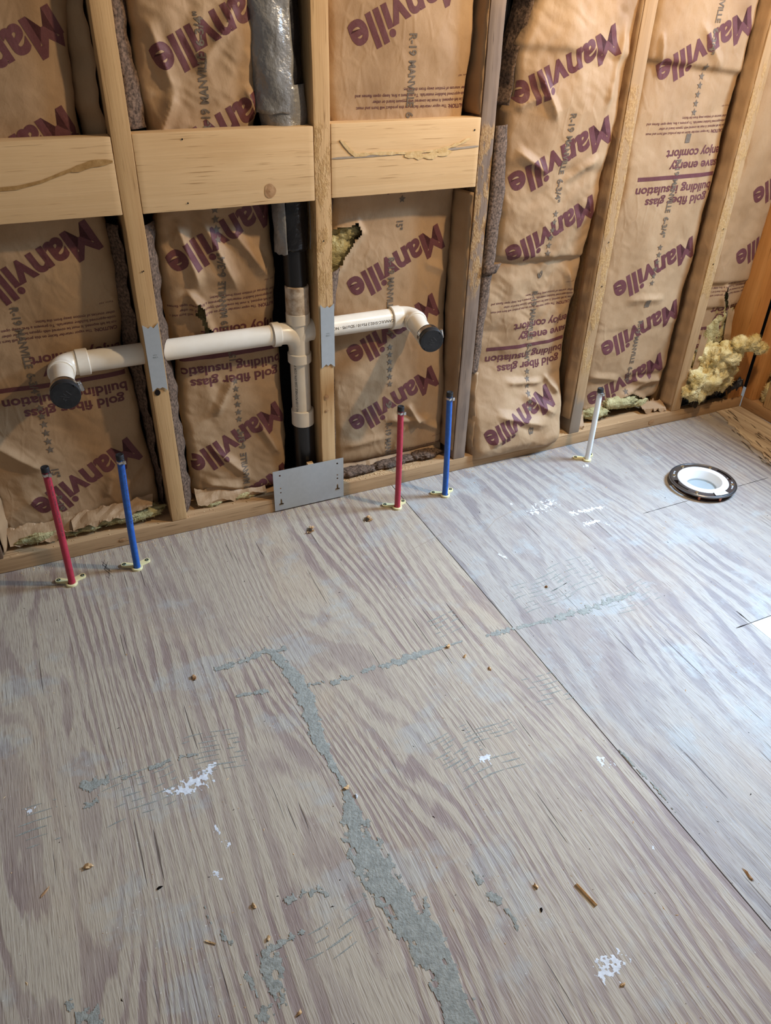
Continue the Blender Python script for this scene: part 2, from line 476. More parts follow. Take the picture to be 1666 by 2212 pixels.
def clip_family(polys, a, b, step, off):
    """split convex polygons by the parallel lines a*x+b*z+off = k*step"""
    out = []
    for P in polys:
        s = (P[:, 0] * a + P[:, 1] * b + off) / step
        lo, hi = math.floor(s.min() + 1e-6), math.ceil(s.max() - 1e-6)
        if hi - lo <= 1: out.append(P); continue
        cur = P; cs = s
        for kk in range(lo + 1, hi):
            L, Ls, R, Rs = [], [], [], []
            n = len(cur)
            for i in range(n):
                p, q = cur[i], cur[(i + 1) % n]; sp, sq = cs[i] - kk, cs[(i + 1) % n] - kk
                if sp <= 0: L.append(p); Ls.append(cs[i])
                if sp >= 0: R.append(p); Rs.append(cs[i])
                if sp * sq < 0:
                    t = sp / (sp - sq); x = p + (q - p) * t
                    L.append(x); Ls.append(kk); R.append(x); Rs.append(kk)
            if len(L) > 2: out.append(np.array(L))
            cur, cs = np.array(R), np.array(Rs)
            if len(R) < 3: break
        if len(cur) > 2: out.append(cur)
    return out


# ------------------------------------------------------------------ crumpled paper heightfields
_tab = np.random.RandomState(3).rand(64, 64)


def facet(x, z, cell, ang, seed, an=1.0):
    ca, sa = math.cos(ang), math.sin(ang)
    wx = x + 0.35 * cell * np.sin(z / cell * 1.3 + seed) ; wz = z + 0.35 * cell * np.sin(x / cell * 1.1 + seed * 2)
    u = (wx * ca + wz * sa) / cell + seed * 1.37; v = (-wx * sa + wz * ca) / (cell * an) + seed * 2.11
    i = np.floor(u).astype(int); j = np.floor(v).astype(int); fu, fv = u - i, v - j
    T = lambda a, b: _tab[(a + seed * 7) % 64, (b + seed * 13) % 64]
    h00, h10, h01, h11 = T(i, j), T(i + 1, j), T(i, j + 1), T(i + 1, j + 1)
    return np.where(fu + fv < 1, h00 + (h10 - h00) * fu + (h01 - h00) * fv, h11 + (h01 - h11) * (1 - fu) + (h10 - h11) * (1 - fv)) - 0.5


def seg_ridge(x, z, s):
    x0, z0, x1, z1, a, wd = s
    dx, dz = x1 - x0, z1 - z0; L2 = dx * dx + dz * dz
    t = np.clip(((x - x0) * dx + (z - z0) * dz) / L2, 0, 1)
    d = np.hypot(x - x0 - t * dx, z - z0 - t * dz)
    return a * np.maximum(0, 1 - d / wd) ** 1.3 * np.minimum(1, np.minimum(t, 1 - t) * 5 + .1)


def inpoly(x, z, P):
    r = np.zeros(x.shape, bool); n = len(P)
    for i in range(n):
        x0, z0 = P[i]; x1, z1 = P[(i + 1) % n]
        c = ((z0 > z) != (z1 > z)) & (x < (x1 - x0) * (z - z0) / ((z1 - z0) or 1e-9) + x0)
        r ^= c
    return r


STEP = 0.0042


class Batt:
    def __init__(s, label, xl, xr, z0, z1, yb, seed, crumple=1.0, ridges=(), folds=(), holes=(), pillow=0.012, roll=0.022, zbot=None):
        s.xl = lambda z: np.interp(z, *zip(*xl)); s.xr = lambda z: np.interp(z, *zip(*xr))
        s.holes = holes; s.seed = seed
        xa = min(p[1] for p in xl); xb = max(p[1] for p in xr)
        nx = int((xb - xa) / STEP) + 2; nz = int((z1 - z0) / STEP) + 1
        s.x0, s.z0, s.nx, s.nz = xa, z0, nx, nz
        gx = xa + np.arange(nx) * STEP; gz = z0 + np.arange(nz) * STEP
        X, Z = np.meshgrid(gx, gz, indexing='ij')
        XL, XR = s.xl(Z), s.xr(Z)
        wob = 0.010 * facet(Z * 0, Z, .11, .0, seed + 21) + 0.005 * facet(Z * 0, Z, .034, .0, seed + 22) + .0018 * np.sin(Z * 31 + seed * 3)
        XL = XL + wob; XR = XR + wob[::-1] * 0.9
        Xc = np.clip(X, XL, XR)
        s.inside = (X > XL + STEP) & (X < XR - STEP)
        y = np.interp(Z, *zip(*yb))
        u = (Xc - XL) / (XR - XL)
        y = y - pillow * (1 - np.abs(2 * u - 1) ** 3)
        h = 0.018 * facet(Xc, Z, .19, .5, seed, 1.5) + 0.0085 * facet(Xc, Z, .083, 1.1, seed + 1, 1.6) + .0042 * facet(Xc, Z, .037, 2.0, seed + 2, 1.4) + .0016 * facet(Xc, Z, .016, .3, seed + 3)
        rd = 0.0100 * (0.25 - np.abs(facet(Xc, Z, .11, .9, seed + 5, 2.2))) + 0.0055 * (0.25 - np.abs(facet(Xc, Z, .05, 2.4, seed + 6, 1.6)))
        amp = crumple * (0.55 + 0.9 * np.clip(0.5 + facet(Xc, Z, .25, .2, seed + 9), 0, 1))
        y = y - (h + rd) * amp
        for r in ridges: y = y - seg_ridge(Xc, Z, r)
        for (ax, az, bx, bz, dy, wd) in folds:
            zl = az + (bz - az) * (Xc - ax) / (bx - ax)
            y = y + dy / (1 + np.exp(np.clip((Z - zl) / wd, -30, 30)))
        for P in holes:
            d = np.full(X.shape, 9.0)
            for i in range(len(P)):
                a, b = np.array(P[i]), np.array(P[(i + 1) % len(P)]); L2 = ((b - a) ** 2).sum()
                t = np.clip(((Xc - a[0]) * (b - a)[0] + (Z - a[1]) * (b - a)[1]) / L2, 0, 1)
                d = np.minimum(d, np.hypot(Xc - a[0] - t * (b - a)[0], Z - a[1] - t * (b - a)[1]))
            y = y - 0.010 * np.exp(-(d / 0.010) ** 2)
        dl = np.minimum(Xc - XL, XR - Xc)
        t = np.clip(1 - dl / roll, 0, 1)
        y = y + 0.022 * (1 - np.sqrt(1 - t * t * 0.999))
        zb = (zbot if zbot is not None else z0)
        t = np.clip(1 - (Z - zb) / 0.03, 0, 1)
        y = y + 0.020 * (1 - np.sqrt(1 - t * t * 0.999))
        s.Y = y
        # mesh
        V = np.stack([Xc, y, Z], -1).reshape(-1, 3)
        idx = lambda i, j: i * nz + j
        I, J = np.meshgrid(np.arange(nx - 1), np.arange(nz - 1), indexing='ij')
        cx = X[:-1, :-1] + STEP / 2; cz = Z[:-1, :-1] + STEP / 2
        ok = (Xc[1:, :-1] - Xc[:-1, :-1] > 1e-5) | (Xc[1:, 1:] - Xc[:-1, 1:] > 1e-5)
        hole = np.zeros(ok.shape, bool)
        jx = 0.004 * facet(cx, cz, .013, .4, seed + 11); jz = 0.004 * facet(cx, cz, .011, 1.4, seed + 12)
        for P in holes: hole |= inpoly(cx + jx * 2, cz + jz * 2, P)
        s.hole = hole
        ok &= ~hole
        a = idx(I, J)[ok]; b = idx(I + 1, J)[ok]; c = idx(I + 1, J + 1)[ok]; d = idx(I, J + 1)[ok]
        F = np.concatenate([np.stack([a, b, d], -1), np.stack([b, c, d], -1)])
        # drop degenerate
        P0, P1, P2 = V[F[:, 0]], V[F[:, 1]], V[F[:, 2]]
        ar = np.linalg.norm(np.cross(P1 - P0, P2 - P0), axis=1)
        F = F[ar > 1e-9]
        # flanks turned back into the bay
        ext = []; fl = []
        base = len(V)
        jj = np.arange(nz)
        for side, xs in ((0, XL[0]), (1, XR[0])):
            yy = y[0 if side == 0 else nx - 1]
            e0 = np.stack([xs + (-.003 if side else .003), yy + 0.03, gz], -1)
            off = base + len(ext) * nz
            ext.append(e0)
            vi = idx(0 if side == 0 else nx - 1, jj)
            for j in range(nz - 1):
                q = (vi[j], vi[j + 1], off + j + 1, off + j)
                fl.append((q[0], q[1], q[2])); fl.append((q[0], q[2], q[3]))
        V = np.concatenate([V] + ext); F = np.concatenate([F, np.array(fl)])
        s.root = empty('insulation_batt', (float((xa + xb) / 2), 0.06, 0.05))
        tag(s.root, label, 'insulation', 'paper-faced insulation batts between the studs')
        me = bpy.data.meshes.new('paper_facing')
        me.from_pydata(V.tolist(), [], F.tolist())
        me.polygons.foreach_set('use_smooth', [True] * len(me.polygons))
        s.face = link('paper_facing', me, M['kraft'], s.root)

    def y_at(s, x, z):
        u = (x - s.x0) / STEP; v = (z - s.z0) / STEP
        i = np.clip(np.floor(u + 1e-9).astype(int), 0, s.nx - 2); j = np.clip(np.floor(v + 1e-9).astype(int), 0, s.nz - 2)
        fu, fv = u - i, v - j
        Y = s.Y
        return np.where(fu + fv < 1, Y[i, j] + (Y[i + 1, j] - Y[i, j]) * fu + (Y[i, j + 1] - Y[i, j]) * fv,
                        Y[i + 1, j + 1] + (Y[i, j + 1] - Y[i + 1, j + 1]) * (1 - fu) + (Y[i + 1, j] - Y[i + 1, j + 1]) * (1 - fv))

    def put(s, items, name, mat, lift=0.0005, label=None):
        kind = 'stuff' if name == 'printed_caution' else None
        """items: list of lists of 2-D polygons in the (x, z) plane; printed on the sheet as one mesh each"""
        polys = items
        polys = clip_family(polys, 1, 0, STEP, -s.x0)
        polys = clip_family(polys, 0, 1, STEP, -s.z0)
        polys = clip_family(polys, 1, 1, STEP, -s.x0 - s.z0)
        V = []; F = []; key = {}
        for P in polys:
            c = P.mean(0)
            i = int((c[0] - s.x0) / STEP); j = int((c[1] - s.z0) / STEP)
            if not (0 <= i < s.nx - 1 and 0 <= j < s.nz - 1): continue
            if not (s.inside[i, j] and s.inside[i + 1, j]) or s.hole[i, j]: continue
            f = []
            for p in P:
                kk = (round(p[0] * 2e4), round(p[1] * 2e4))
                if kk not in key: key[kk] = len(V); V.append(p)
                if not f or f[-1] != key[kk]: f.append(key[kk])
            if len(f) > 2 and f[0] == f[-1]: f.pop()
            if len(set(f)) == len(f) and len(f) > 2: F.append(f)
        if not F: return None
        A = np.array(V); y = s.y_at(A[:, 0], A[:, 1]) - lift
        W = np.stack([A[:, 0], y, A[:, 1]], -1)
        return pydata(name, W, F, mat, s.root, True, label, kind)

    def words(s, t, x, z, ang, width, height, bold=0.0, space=1.0, end=False, shear=0.0):
        """polygons of a line of text whose baseline starts at (x, z); ang in degrees"""
        V, F = text_polys(t, bold, space)
        W = V.copy(); W[:, 0] *= width / V[:, 0].max(); W[:, 1] *= height / 0.72
        ca, sa = math.cos(math.radians(ang)), math.sin(math.radians(ang))
        Q = np.stack([x + W[:, 0] * ca - W[:, 1] * sa, z + W[:, 0] * sa + W[:, 1] * ca], -1)
        return [Q[f] for f in F]

    def logo(s, x, z, ang=-154.5, L=0.272):
        """diagonal brand word; (x, z) the outer edge of the M at half height"""
        ca, sa = math.cos(math.radians(ang)), math.sin(math.radians(ang))
        x0 = x + sa * 0.030; z0 = z - ca * 0.030
        s.put(s.words('Manville', x0, z0, ang, L, 0.065, 0.032, 1.0), 'printed_word', M['ink'])

    def legend(s, x, zb, k=1.0):
        """block of upside-down print; x the right-hand margin, zb the bar height"""
        W = lambda t, dz, wd, h, b, dx=0.0, sp=1.0: s.words(t, x - dx, zb + dz, 180, wd * k, h, b, sp)
        Q = lambda g, n: s.put(g, n, M['ink'])
        g = W('gold fiber glass', -.052, .219, .0222, .026, .012)
        Q(g, 'printed_slogan'); g = W('building insulation', -.022, .268, .0222, .026, .002)
        Q(g, 'printed_slogan'); g = W('save energy', .036, .176, .0222, .026, -.002)
        Q(g, 'printed_slogan'); g = W('enjoy comfort', .068, .195, .0222, .026, -.002)
        a = np.array([[x, zb - .0052], [x, zb + .0052], [x - .270 * k, zb + .0052], [x - .270 * k, zb - .0052]])
        Q(g, 'printed_slogan'); Q([a], 'printed_bar')
        c = W('CAUTION:', .112, .050, .0082, .03, 0)
        c += W('The vapor retarder facing on this product will burn and must', .112, .218, .0064, .010, .054)
        Q(c, 'printed_caution'); c = W('not be left exposed. It must be covered with gypsum board or other', .1235, .235, .0064, .010)
        Q(c, 'printed_caution'); c = W('code-approved building materials. To prevent a fire, keep open flames and', .135, .275, .0064, .010)
        Q(c, 'printed_caution'); c = W('other sources of ignition away from the facing.', .1465, .165, .0064, .010)
        Q(c, 'printed_caution'); c = W('Form 107', .170, .030, .0035, .0, 0)
        s.put(c, 'printed_caution', M['ink'])

    def stamp(s, x, zR, up=False, num='15"', k=1.0):
        sg = 1 if up else -1; ang = 90 * sg
        xo = x + (0.009 if up else -0.009)
        g = s.words('R-19', xo, zR, ang, .040, .0165, .028, 1.0)
        P = lambda g, n='stamped_marking': s.put(g, n, M['inkgrey'], 0.0009)
        P(g)
        P(s.words('MANVILLE', xo, zR + sg * .049, ang, .088, .0165, .028, 1.0))
        P(s.words('6-3/4"', xo, zR + sg * .148, ang, .056, .0165, .028, 1.0))
        for q in range(6):
            cz = zR + sg * (.232 + q * .0205); R, r = .0098, .0042
            pts = [(x + (R if a % 2 == 0 else r) * math.sin(a * math.pi / 5), cz + (R if a % 2 == 0 else r) * math.cos(a * math.pi / 5)) for a in range(10)]
            g = []
            for a in range(0, 10, 2):
                g.append(np.array([pts[a - 1], pts[a], pts[(a + 1) % 10], (x, cz)]))
            P(g, 'stamped_star')
        g = s.words(num, xo, zR + sg * .385, ang, .022, .0165, .028, 1.0)
        P(g)


# ------------------------------------------------------------------ SETTING: floor
floor = tag(empty('floor'), kind='structure')
bm = bmesh.new(); prism(bm, [(-2.0, -2.6), (0.5950, -2.6), (0.5950, 0.150), (-2.0, 0.150)], -0.018, 0.0)
cb = bmesh.new()
HOLES = [(0.304, -0.113, 0.0095), (0.460, -0.127, 0.0105), (-0.28, -0.104, .0095), (-0.13, -0.103, .0095), (0.561, -0.109, .0095)]
for hx, hy, hr in HOLES:
    bmesh.ops.create_cone(cb, cap_ends=True, segments=18, radius1=hr, radius2=hr, depth=0.08, matrix=Matrix.Translation((hx, hy, 0)))
boolean_cut(bm, cb, 'plywood_sheet', M['ply'], floor, 'large plywood subfloor sheet left of the long seam')
bm = bmesh.new(); prism(bm, [(0.5972, -2.6), (1.1035, -2.6), (1.1035, -0.8395), (1.92, -0.8395), (1.92, 0.150), (0.5972, 0.150)], -0.018, 0.0)
cb = bmesh.new()
for hx, hy, hr in [(0.711, -0.106, .0095), (1.203, -0.097, .0095), (1.425, -0.341, 0.058)]:
    bmesh.ops.create_cone(cb, cap_ends=True, segments=32, radius1=hr, radius2=hr, depth=0.08, matrix=Matrix.Translation((hx, hy, 0)))
boolean_cut(bm, cb, 'plywood_sheet', M['ply2'], floor, 'plywood subfloor sheet right of the long seam')
bm = bmesh.new(); prism(bm, [(1.1052, -2.6), (1.92, -2.6), (1.92, -0.8412), (1.1052, -0.8412)], -0.018, -0.0005)
done(bm, 'plywood_patch', M['patch'], floor, None, 'new pale board let into the floor')
bm = bmesh.new(); add_box(bm, -2.0, 1.95, -2.6, 0.15, -0.12, -0.075)
done(bm, 'crawl_space_base', M['dark'], floor)  # near-black slab painted in for the darkness below the subfloor


def strip(bm, pts, wd, z=0.0003, plane='xy', y=0.0, jit=0.3, seed=0):
    """thin ragged raised line along pts"""
    R = random.Random(seed); P = [Vector((p[0], p[1])) for p in pts]
    Q = []
    for a, b in zip(P[:-1], P[1:]):
        n = max(1, int((b - a).length / 0.012))
        for i in range(n): Q.append(a.lerp(b, i / n))
    Q.append(P[-1])
    L, Rr = [], []
    for i, p in enumerate(Q):
        t = (Q[min(i + 1, len(Q) - 1)] - Q[max(i - 1, 0)]).normalized(); nn = Vector((-t.y, t.x))
        ww = wd * (1 + R.uniform(-jit, jit)) * (0.35 if i in (0, len(Q) - 1) else 1)
        for arr, sg in ((L, 1), (Rr, -1)):
            q = p + nn * ww * .5 * sg
            arr.append((q.x, q.y))
    def v3(q, h): return (q[0], q[1], h) if plane == 'xy' else (q[0], y - h, q[1])
    la = [bm.verts.new(v3(q, z)) for q in L]; ra = [bm.verts.new(v3(q, z)) for q in Rr]
    lb = [bm.verts.new(v3(q, -z * .2)) for q in L]; rb = [bm.verts.new(v3(q, -z * .2)) for q in Rr]
    for i in range(len(Q) - 1):
        bm.faces.new((la[i], la[i + 1], ra[i + 1], ra[i]))
        bm.faces.new((la[i], lb[i], lb[i + 1], la[i + 1])); bm.faces.new((ra[i], ra[i + 1], rb[i + 1], rb[i]))


for nm, pts, wd in (('saw_cut', [(1.171, -.393), (1.335, -.391)], .0016), ('saw_cut', [(1.52, -.389), (1.642, -.388)], .0016),
                    ('saw_cut', [(1.060, -.8405), (1.1035, -.8405)], .0026), ('saw_cut', [(1.1042, -.797), (1.1042, -.8395)], .0026),
                    ('pencil_line', [(.448, -.105), (.40, -.20), (.385, -.27)], .0012), ('pencil_line', [(.495, -.30), (.62, -.262)], .0012),
                    ('pencil_line', [(.725, -.300), (.78, -.262), (.84, -.245)], .0012), ('pencil_line', [(.655, -.052), (.672, -.098), (.70, -.125)], .0011)):
    bm = bmesh.new(); strip(bm, pts, wd, 0.0002, seed=len(pts)); done(bm, nm, M['dark'] if nm == 'saw_cut' else M['greyglue'], floor)
# pen scribble on the plywood between the two left pipes
bm = bmesh.new()
for pts in ([(-.205, -.040), (-.196, -.062), (-.203, -.075), (-.193, -.098), (-.199, -.115)], [(-.197, -.038), (-.204, -.058), (-.192, -.080), (-.197, -.103)], [(-.190, -.047), (-.200, -.072), (-.188, -.093)], [(-.203, -.103), (-.197, -.116)], [(-.192, -.101), (-.187, -.112)]):
    strip(bm, pts, .0014, 0.0002, seed=3)
done(bm, 'pen_mark', M['printblack'], floor)


def flakes(name, mat, shape, bounds, seed, cell=0.003, thick=0.0012, thr=0.5, ns=70.0, an=(1, 1), rough=0.5, label=None, ridge=None):
    """patch of stuck-on residue: cells of a fine grid kept where shape(x,y)+noise > thr"""
    x0, x1, y0, y1 = bounds
    nx, ny = int((x1 - x0) / cell), int((y1 - y0) / cell)
    H = {}
    for i in range(nx + 1):
        for j in range(ny + 1):
            x, y = x0 + i * cell, y0 + j * cell
            sv = shape(x, y)
            if sv <= -0.2: continue
            n = mnoise.fractal(Vector((x * ns * an[0], y * ns * an[1], seed)), 0.7, 2.1, 4) * rough * 1.5
            val = sv + n - thr
            if val > 0:
                rz = 0.5 + 0.5 * mnoise.noise(Vector((x * 260, y * 260, seed)))
                r2 = 0.5 + 0.5 * math.sin(ridge * (x * .35 + y)) if ridge else 1
                H[(i, j)] = min(1, val * 5) * thick * (0.35 + 0.65 * rz) * (0.3 + .7 * r2)
    V = []; F = []; idx = {}
    def vid(i, j):
        if (i, j) not in idx:
            idx[(i, j)] = len(V); V.append((x0 + i * cell, y0 + j * cell, max(H.get((i, j), 0), 0.00012)))
        return idx[(i, j)]
    for (i, j) in H:
        if (i + 1, j) in H and (i, j + 1) in H and (i + 1, j + 1) in H:
            F.append((vid(i, j), vid(i + 1, j), vid(i + 1, j + 1), vid(i, j + 1)))
        elif (i + 1, j) in H and (i, j + 1) in H: F.append((vid(i, j), vid(i + 1, j), vid(i, j + 1)))
    if F: pydata(name, V, F, mat, floor, True, label)


def seg_shape(pts):
    """soft distance to a polyline with per-vertex half widths (x, y, w)"""
    def f(x, y):
        best = -9
        for (ax, ay, aw), (bx, by, bw) in zip(pts[:-1], pts[1:]):
            dx, dy = bx - ax, by - ay; L2 = dx * dx + dy * dy or 1e-9
            t = max(0, min(1, ((x - ax) * dx + (y - ay) * dy) / L2))
            d = math.hypot(x - ax - t * dx, y - ay - t * dy); ww = aw + (bw - aw) * t
            best = max(best, 1 - d / ww)
        return best
    return f


def bb(pts, m=0.012):
    return (min(p[0] - p[2] for p in pts) - m, max(p[0] + p[2] for p in pts) + m, min(p[1] - p[2] for p in pts) - m, max(p[1] + p[2] for p in pts) + m)


MORTAR = [
    ([(.080, -.505, .012), (.095, -.560, .016), (.104, -.600, .018), (.101, -.66, .019), (.092, -.75, .015), (.093, -.83, .007), (.097, -.88, .005)], .05, .35, None),
    ([(.096, -.875, .007), (.090, -.905, .012), (.084, -.95, .024), (.080, -1.00, .032), (.088, -1.06, .036), (.100, -1.12, .036), (.108, -1.20, .030), (.104, -1.27, .026), (.100, -1.36, .02)], .12, .45, None),
    ([(-.040, -.506, .010), (.02, -.503, .013), (.070, -.495, .014), (.105, -.505, .012)], .30, .6, None),
    ([(-.020, -.592, .006), (.035, -.603, .008)], .2, .5, None),
    ([(.105, -.618, .010), (.145, -.628, .010)], .4, .7, None),
    ([(.165, -.632, .010), (.205, -.634, .011)], .25, .6, None),
    ([(.235, -.630, .007), (.30, -.633, .012), (.36, -.631, .013), (.42, -.632, .005), (.47, -.633, .003)], .15, .6, 900),
    ([(.53, -.640, .007), (.585, -.643, .010), (.592, -.644, .006)], .2, .6, 900),
    ([(.602, -.645, .006), (.68, -.652, .012), (.78, -.655, .014), (.86, -.652, .012), (.93, -.650, .005)], .22, .6, 700),
    ([(-.322, -.690, .014), (-.290, -.690, .014)], .30, .6, None),
    ([(-.33, -.735, .010), (-.30, -.72, .010)], .45, .7, None),
    ([(-.255, -.700, .006), (-.17, -.694, .007), (-.12, -.700, .006)], .38, .7, None),
    ([(-.139, -1.118, .020), (-.112, -1.105, .022), (-.125, -1.16, .022), (-.15, -1.17, .016)], .42, .7, 420),
    ([(-.120, -1.090, .008), (-.062, -1.085, .009)], .25, .6, None),
    ([(-.060, -1.030, .012), (-.020, -1.032, .012), (.005, -1.055, .008)], .5, .7, None),
    ([(-.385, -1.050, .010), (-.375, -1.080, .018), (-.345, -1.070, .016)], .38, .7, None),
    ([(.600, -1.004, .004), (.607, -1.10, .005), (.604, -1.16, .003)], .45, .7, None),
    ([(.225, -1.105, .010), (.235, -1.16, .016), (.245, -1.21, .010)], .62, .7, None),
    ([(-.185, -.99, .012), (-.175, -1.03, .016), (-.165, -1.06, .010)], .60, .7, None),
]
for q, (pts, thr, rg, rdg) in enumerate(MORTAR):
    flakes('mortar_residue', M['mortar'], seg_shape(pts), bb(pts), q * 1.7, 0.0024, 0.0014, thr, 60, (1.6, .8), rg, ridge=rdg)
# comb marks left by a notched trowel
TROWEL = [((.27, .365), (-.845, -.918), 9, .0085, 0.05, 1), ((.335, .45), (-.858, -.885), 4, .010, 0.02, 2), ((-.15, -.045), (-.655, -.745), 9, .0105, -.10, 3),
          ((.52, .60), (-.785, -.86), 7, .0115, 0.02, 4), ((.63, .80), (-.525, -.615), 8, .012, 0.10, 5), ((.74, .90), (-.50, -.60), 7, .013, 0.12, 6),
          ((.83, .98), (-.63, -.70), 6, .011, 0.06, 7), ((.42, .50), (-.545, -.60), 5, .010, .05, 8), ((-.30, -.17), (-.70, -.79), 7, .012, .1, 9),
          ((-.44, -.37), (-.70, -.78), 6, .012, .1, 10), ((-.07, .05), (-1.09, -1.14), 4, .013, .1, 11), ((.28, .42), (-.93, -.96), 3, .012, .02, 12)]
for (xa, xb), (ya, yb), n, gap, sl, sd in TROWEL:
    bm = bmesh.new(); R = random.Random(sd)
    for i in range(n):
        y = ya + (yb - ya) * i / max(1, n - 1)
        a = xa + R.uniform(0, .35) * (xb - xa)
        while a < xb:
            L = R.uniform(.015, .055); e = min(xb, a + L)
            strip(bm, [(a, y + sl * (a - xa) + .004 * math.sin(a * 40)), ((a + e) / 2, y + sl * ((a + e) / 2 - xa) + .004 * math.sin((a + e) * 20)), (e, y + sl * (e - xa) + .004 * math.sin(e * 40))], .0027, 0.00035, seed=sd * 31 + i)
            a = e + R.uniform(.002, .03)
    done(bm, 'trowel_comb_mark', M['mortar'], floor)
PAINT = [([(-.165, -.765, .020), (-.130, -.755, .022), (-.105, -.735, .010)], .35), ([(-.20, -.755, .010), (-.155, -.77, .012)], .62), ([(.352, -.925, .014), (.365, -.920, .012)], .42),
         ([(.325, -1.315, .022), (.350, -1.312, .022)], .45), ([(-.135, -.86, .006), (-.12, -.90, .007)], .6), ([(-.152, -.945, .012)] * 2, .65),
         ([(-.415, -.703, .012)] * 2, .5), ([(.995, -.375, .012), (1.03, -.372, .010)], .30), ([(.99, -.318, .012), (1.09, -.325, .010)], .40), ([(.90, -.270, .03), (.97, -.250, .03)], .70),
         ([(1.178, -.125, .009), (1.186, -.118, .008)], .30), ([(.55, -1.01, .012), (.565, -1.03, .01)], .65), ([(.86, -.215, .008)] * 2, .45), ([(1.045, -.395, .010)] * 2, .4), ([(.52, -1.19, .01)] * 2, .7), ([(.705, -.395, .006), (.72, -.42, .006)], .5)]
for q, (pts, thr) in enumerate(PAINT):
    flakes('paint_spatter', M['paint'], seg_shape(pts), bb(pts), 50 + q * 2.3, 0.0017, 0.0005, thr, 120, (1.3, .9), 0.75)
# torn veneer strip along the right wall
R = random.Random(5)
bm = bmesh.new()
L = [(1.812 - .105 * t + R.uniform(-.006, .006) * (t > 0), -0.002 - .36 * t) for t in [i / 26 for i in range(27)]]
Rr = [(1.918 - .03 * t * t, -0.002 - .36 * t) for t in [i / 26 for i in range(27)]]
prism(bm, L + Rr[::-1], 0.0, 0.004)
done(bm, 'torn_veneer', M['torn'], floor, None, 'pale splintered veneer strip along the right wall')
bm = bmesh.new()
for i in range(46):
    t = R.random(); x = 1.80 - .10 * t + R.uniform(-.012, .085); y = -.01 - .33 * t; l = R.uniform(.02, .07); wd = R.uniform(.0015, .005)
    z = 0.004 + R.uniform(0, .003); a = R.uniform(-.12, .05) - .28
    dx, dy = math.sin(a) * l, -math.cos(a) * l
    vs = [bm.verts.new(p) for p in ((x, y, z), (x + wd, y, z), (x + wd * .5 + dx, y + dy, z + R.uniform(0, .004)), (x + wd * .5, y + dy * .3, .0035))]
    bm.faces.new(vs[:3]); bm.faces.new((vs[0], vs[2], vs[3])); bm.faces.new((vs[1], vs[3], vs[2])); bm.faces.new((vs[0], vs[3], vs[1]))
done(bm, 'veneer_splinter', M['torn'], floor, kind='stuff')
# splintered rims of the two drilled holes
for hx, hy, sd in ((.304, -.113, 1), (.460, -.127, 2)):
    bm = bmesh.new(); R = random.Random(sd)
    for i in range(20):
        a = R.uniform(-2.2, .9); r = .0098; l = R.uniform(.004, .013)
        p = Vector((hx + r * math.cos(a), hy + r * math.sin(a), 0.0005)); q = p + Vector((math.cos(a) * l, math.sin(a) * l, R.uniform(.0005, .005)))
        s = Vector((-math.sin(a), math.cos(a), 0)) * R.uniform(.001, .0025)
        v = [bm.verts.new(c) for c in (p - s, p + s, q, p * .5 + q * .5 + Vector((0, 0, .002)))]
        bm.faces.new((v[0], v[1], v[2])); bm.faces.new((v[0], v[3], v[1])); bm.faces.new((v[1], v[3], v[2])); bm.faces.new((v[2], v[3], v[0]))
    done(bm, 'hole_splinters', M['chip'], floor, kind='stuff')

# ------------------------------------------------------------------ SETTING: back wall framing
ZT = 1.62
wall = tag(empty('wall_back', (0.6, 0.07, 0)), kind='structure')
bm = bmesh.new(); add_box(bm, -0.62, 2.02, 0.142, 0.155, 0.0, ZT)
done(bm, 'sheathing', M['black'], wall)  # darkness of the bay gaps is put into this near-black colour
lumber('sole_plate', -0.62, 1.92, 0.0, 0.140, 0.0005, 0.0405, M['plate'], wall, axis=0, n=70, jit=.0012, seed=4)
STUDS = [(-.450, 'stud_dark', 0, 'dark brown stud at the left edge'), (-.0182, 'stud', 0, 'clean pine stud with a steel strip over the left pipe'),
         (.3884, 'stud_glue', 0, 'pine stud crusted with dried adhesive beside the stack'), (.7914, 'stud_grey', 0, 'grey weathered stud'),
         (1.1985, 'stud_glue2', 0, 'adhesive-crusted stud behind the white pipe'), (1.6045, 'stud_glue3', 0, 'stud left of the torn paper')]
for i, (x, mt, ln, lb) in enumerate(STUDS):
    lumber('stud', x, x + .0376, 0.0, 0.140, 0.0410, ZT, M[mt], wall, seed=i * 2 + 1, n=60, jit=.0011, label=lb)
lumber('stud', 1.850, 1.912, 0.0, 0.140, 0.0410, ZT, M['stud_orange'], wall, seed=17, n=30, label='orange pine stud next to the corner')
# blocking boards (flat between the studs)
lumber('blocking_board', -.412, -.0190, 0.0, 0.038, .7870, .9290, M['block'], wall, axis=0, n=30, seed=21, label='left blocking board with a dark pitch streak')
lumber('blocking_board', .0202, .3878, 0.0, 0.038, .7850, .9320, M['block'], wall, axis=0, n=30, seed=22, label='middle blocking board with a round knot')
lumber('blocking_board', .4268, .7908, 0.0, 0.038, .7870, .9350, M['block'], wall, axis=0, n=30, seed=23, label='right blocking board with a grey line across')
bm = bmesh.new(); strip(bm, [(-.42, .846), (-.36, .846), (-.28, .848), (-.20, .850), (-.155, .858), (-.10, .875), (-.06, .886), (-.022, .887)], .006, .0006, 'xz', -.0008, .2, 2); strip(bm, [(-.10, .873), (-.06, .884), (-.022, .886)], .012, .0007, 'xz', -.0009, .2, 3)
done(bm, 'pitch_streak', M['pitch'], wall)
bm = bmesh.new(); strip(bm, [(.4275, .868), (.55, .869), (.68, .871), (.790, .876)], .0042, .0005, 'xz', -.0008, .15, 4)
done(bm, 'pencil_line', M['greyglue'], wall)
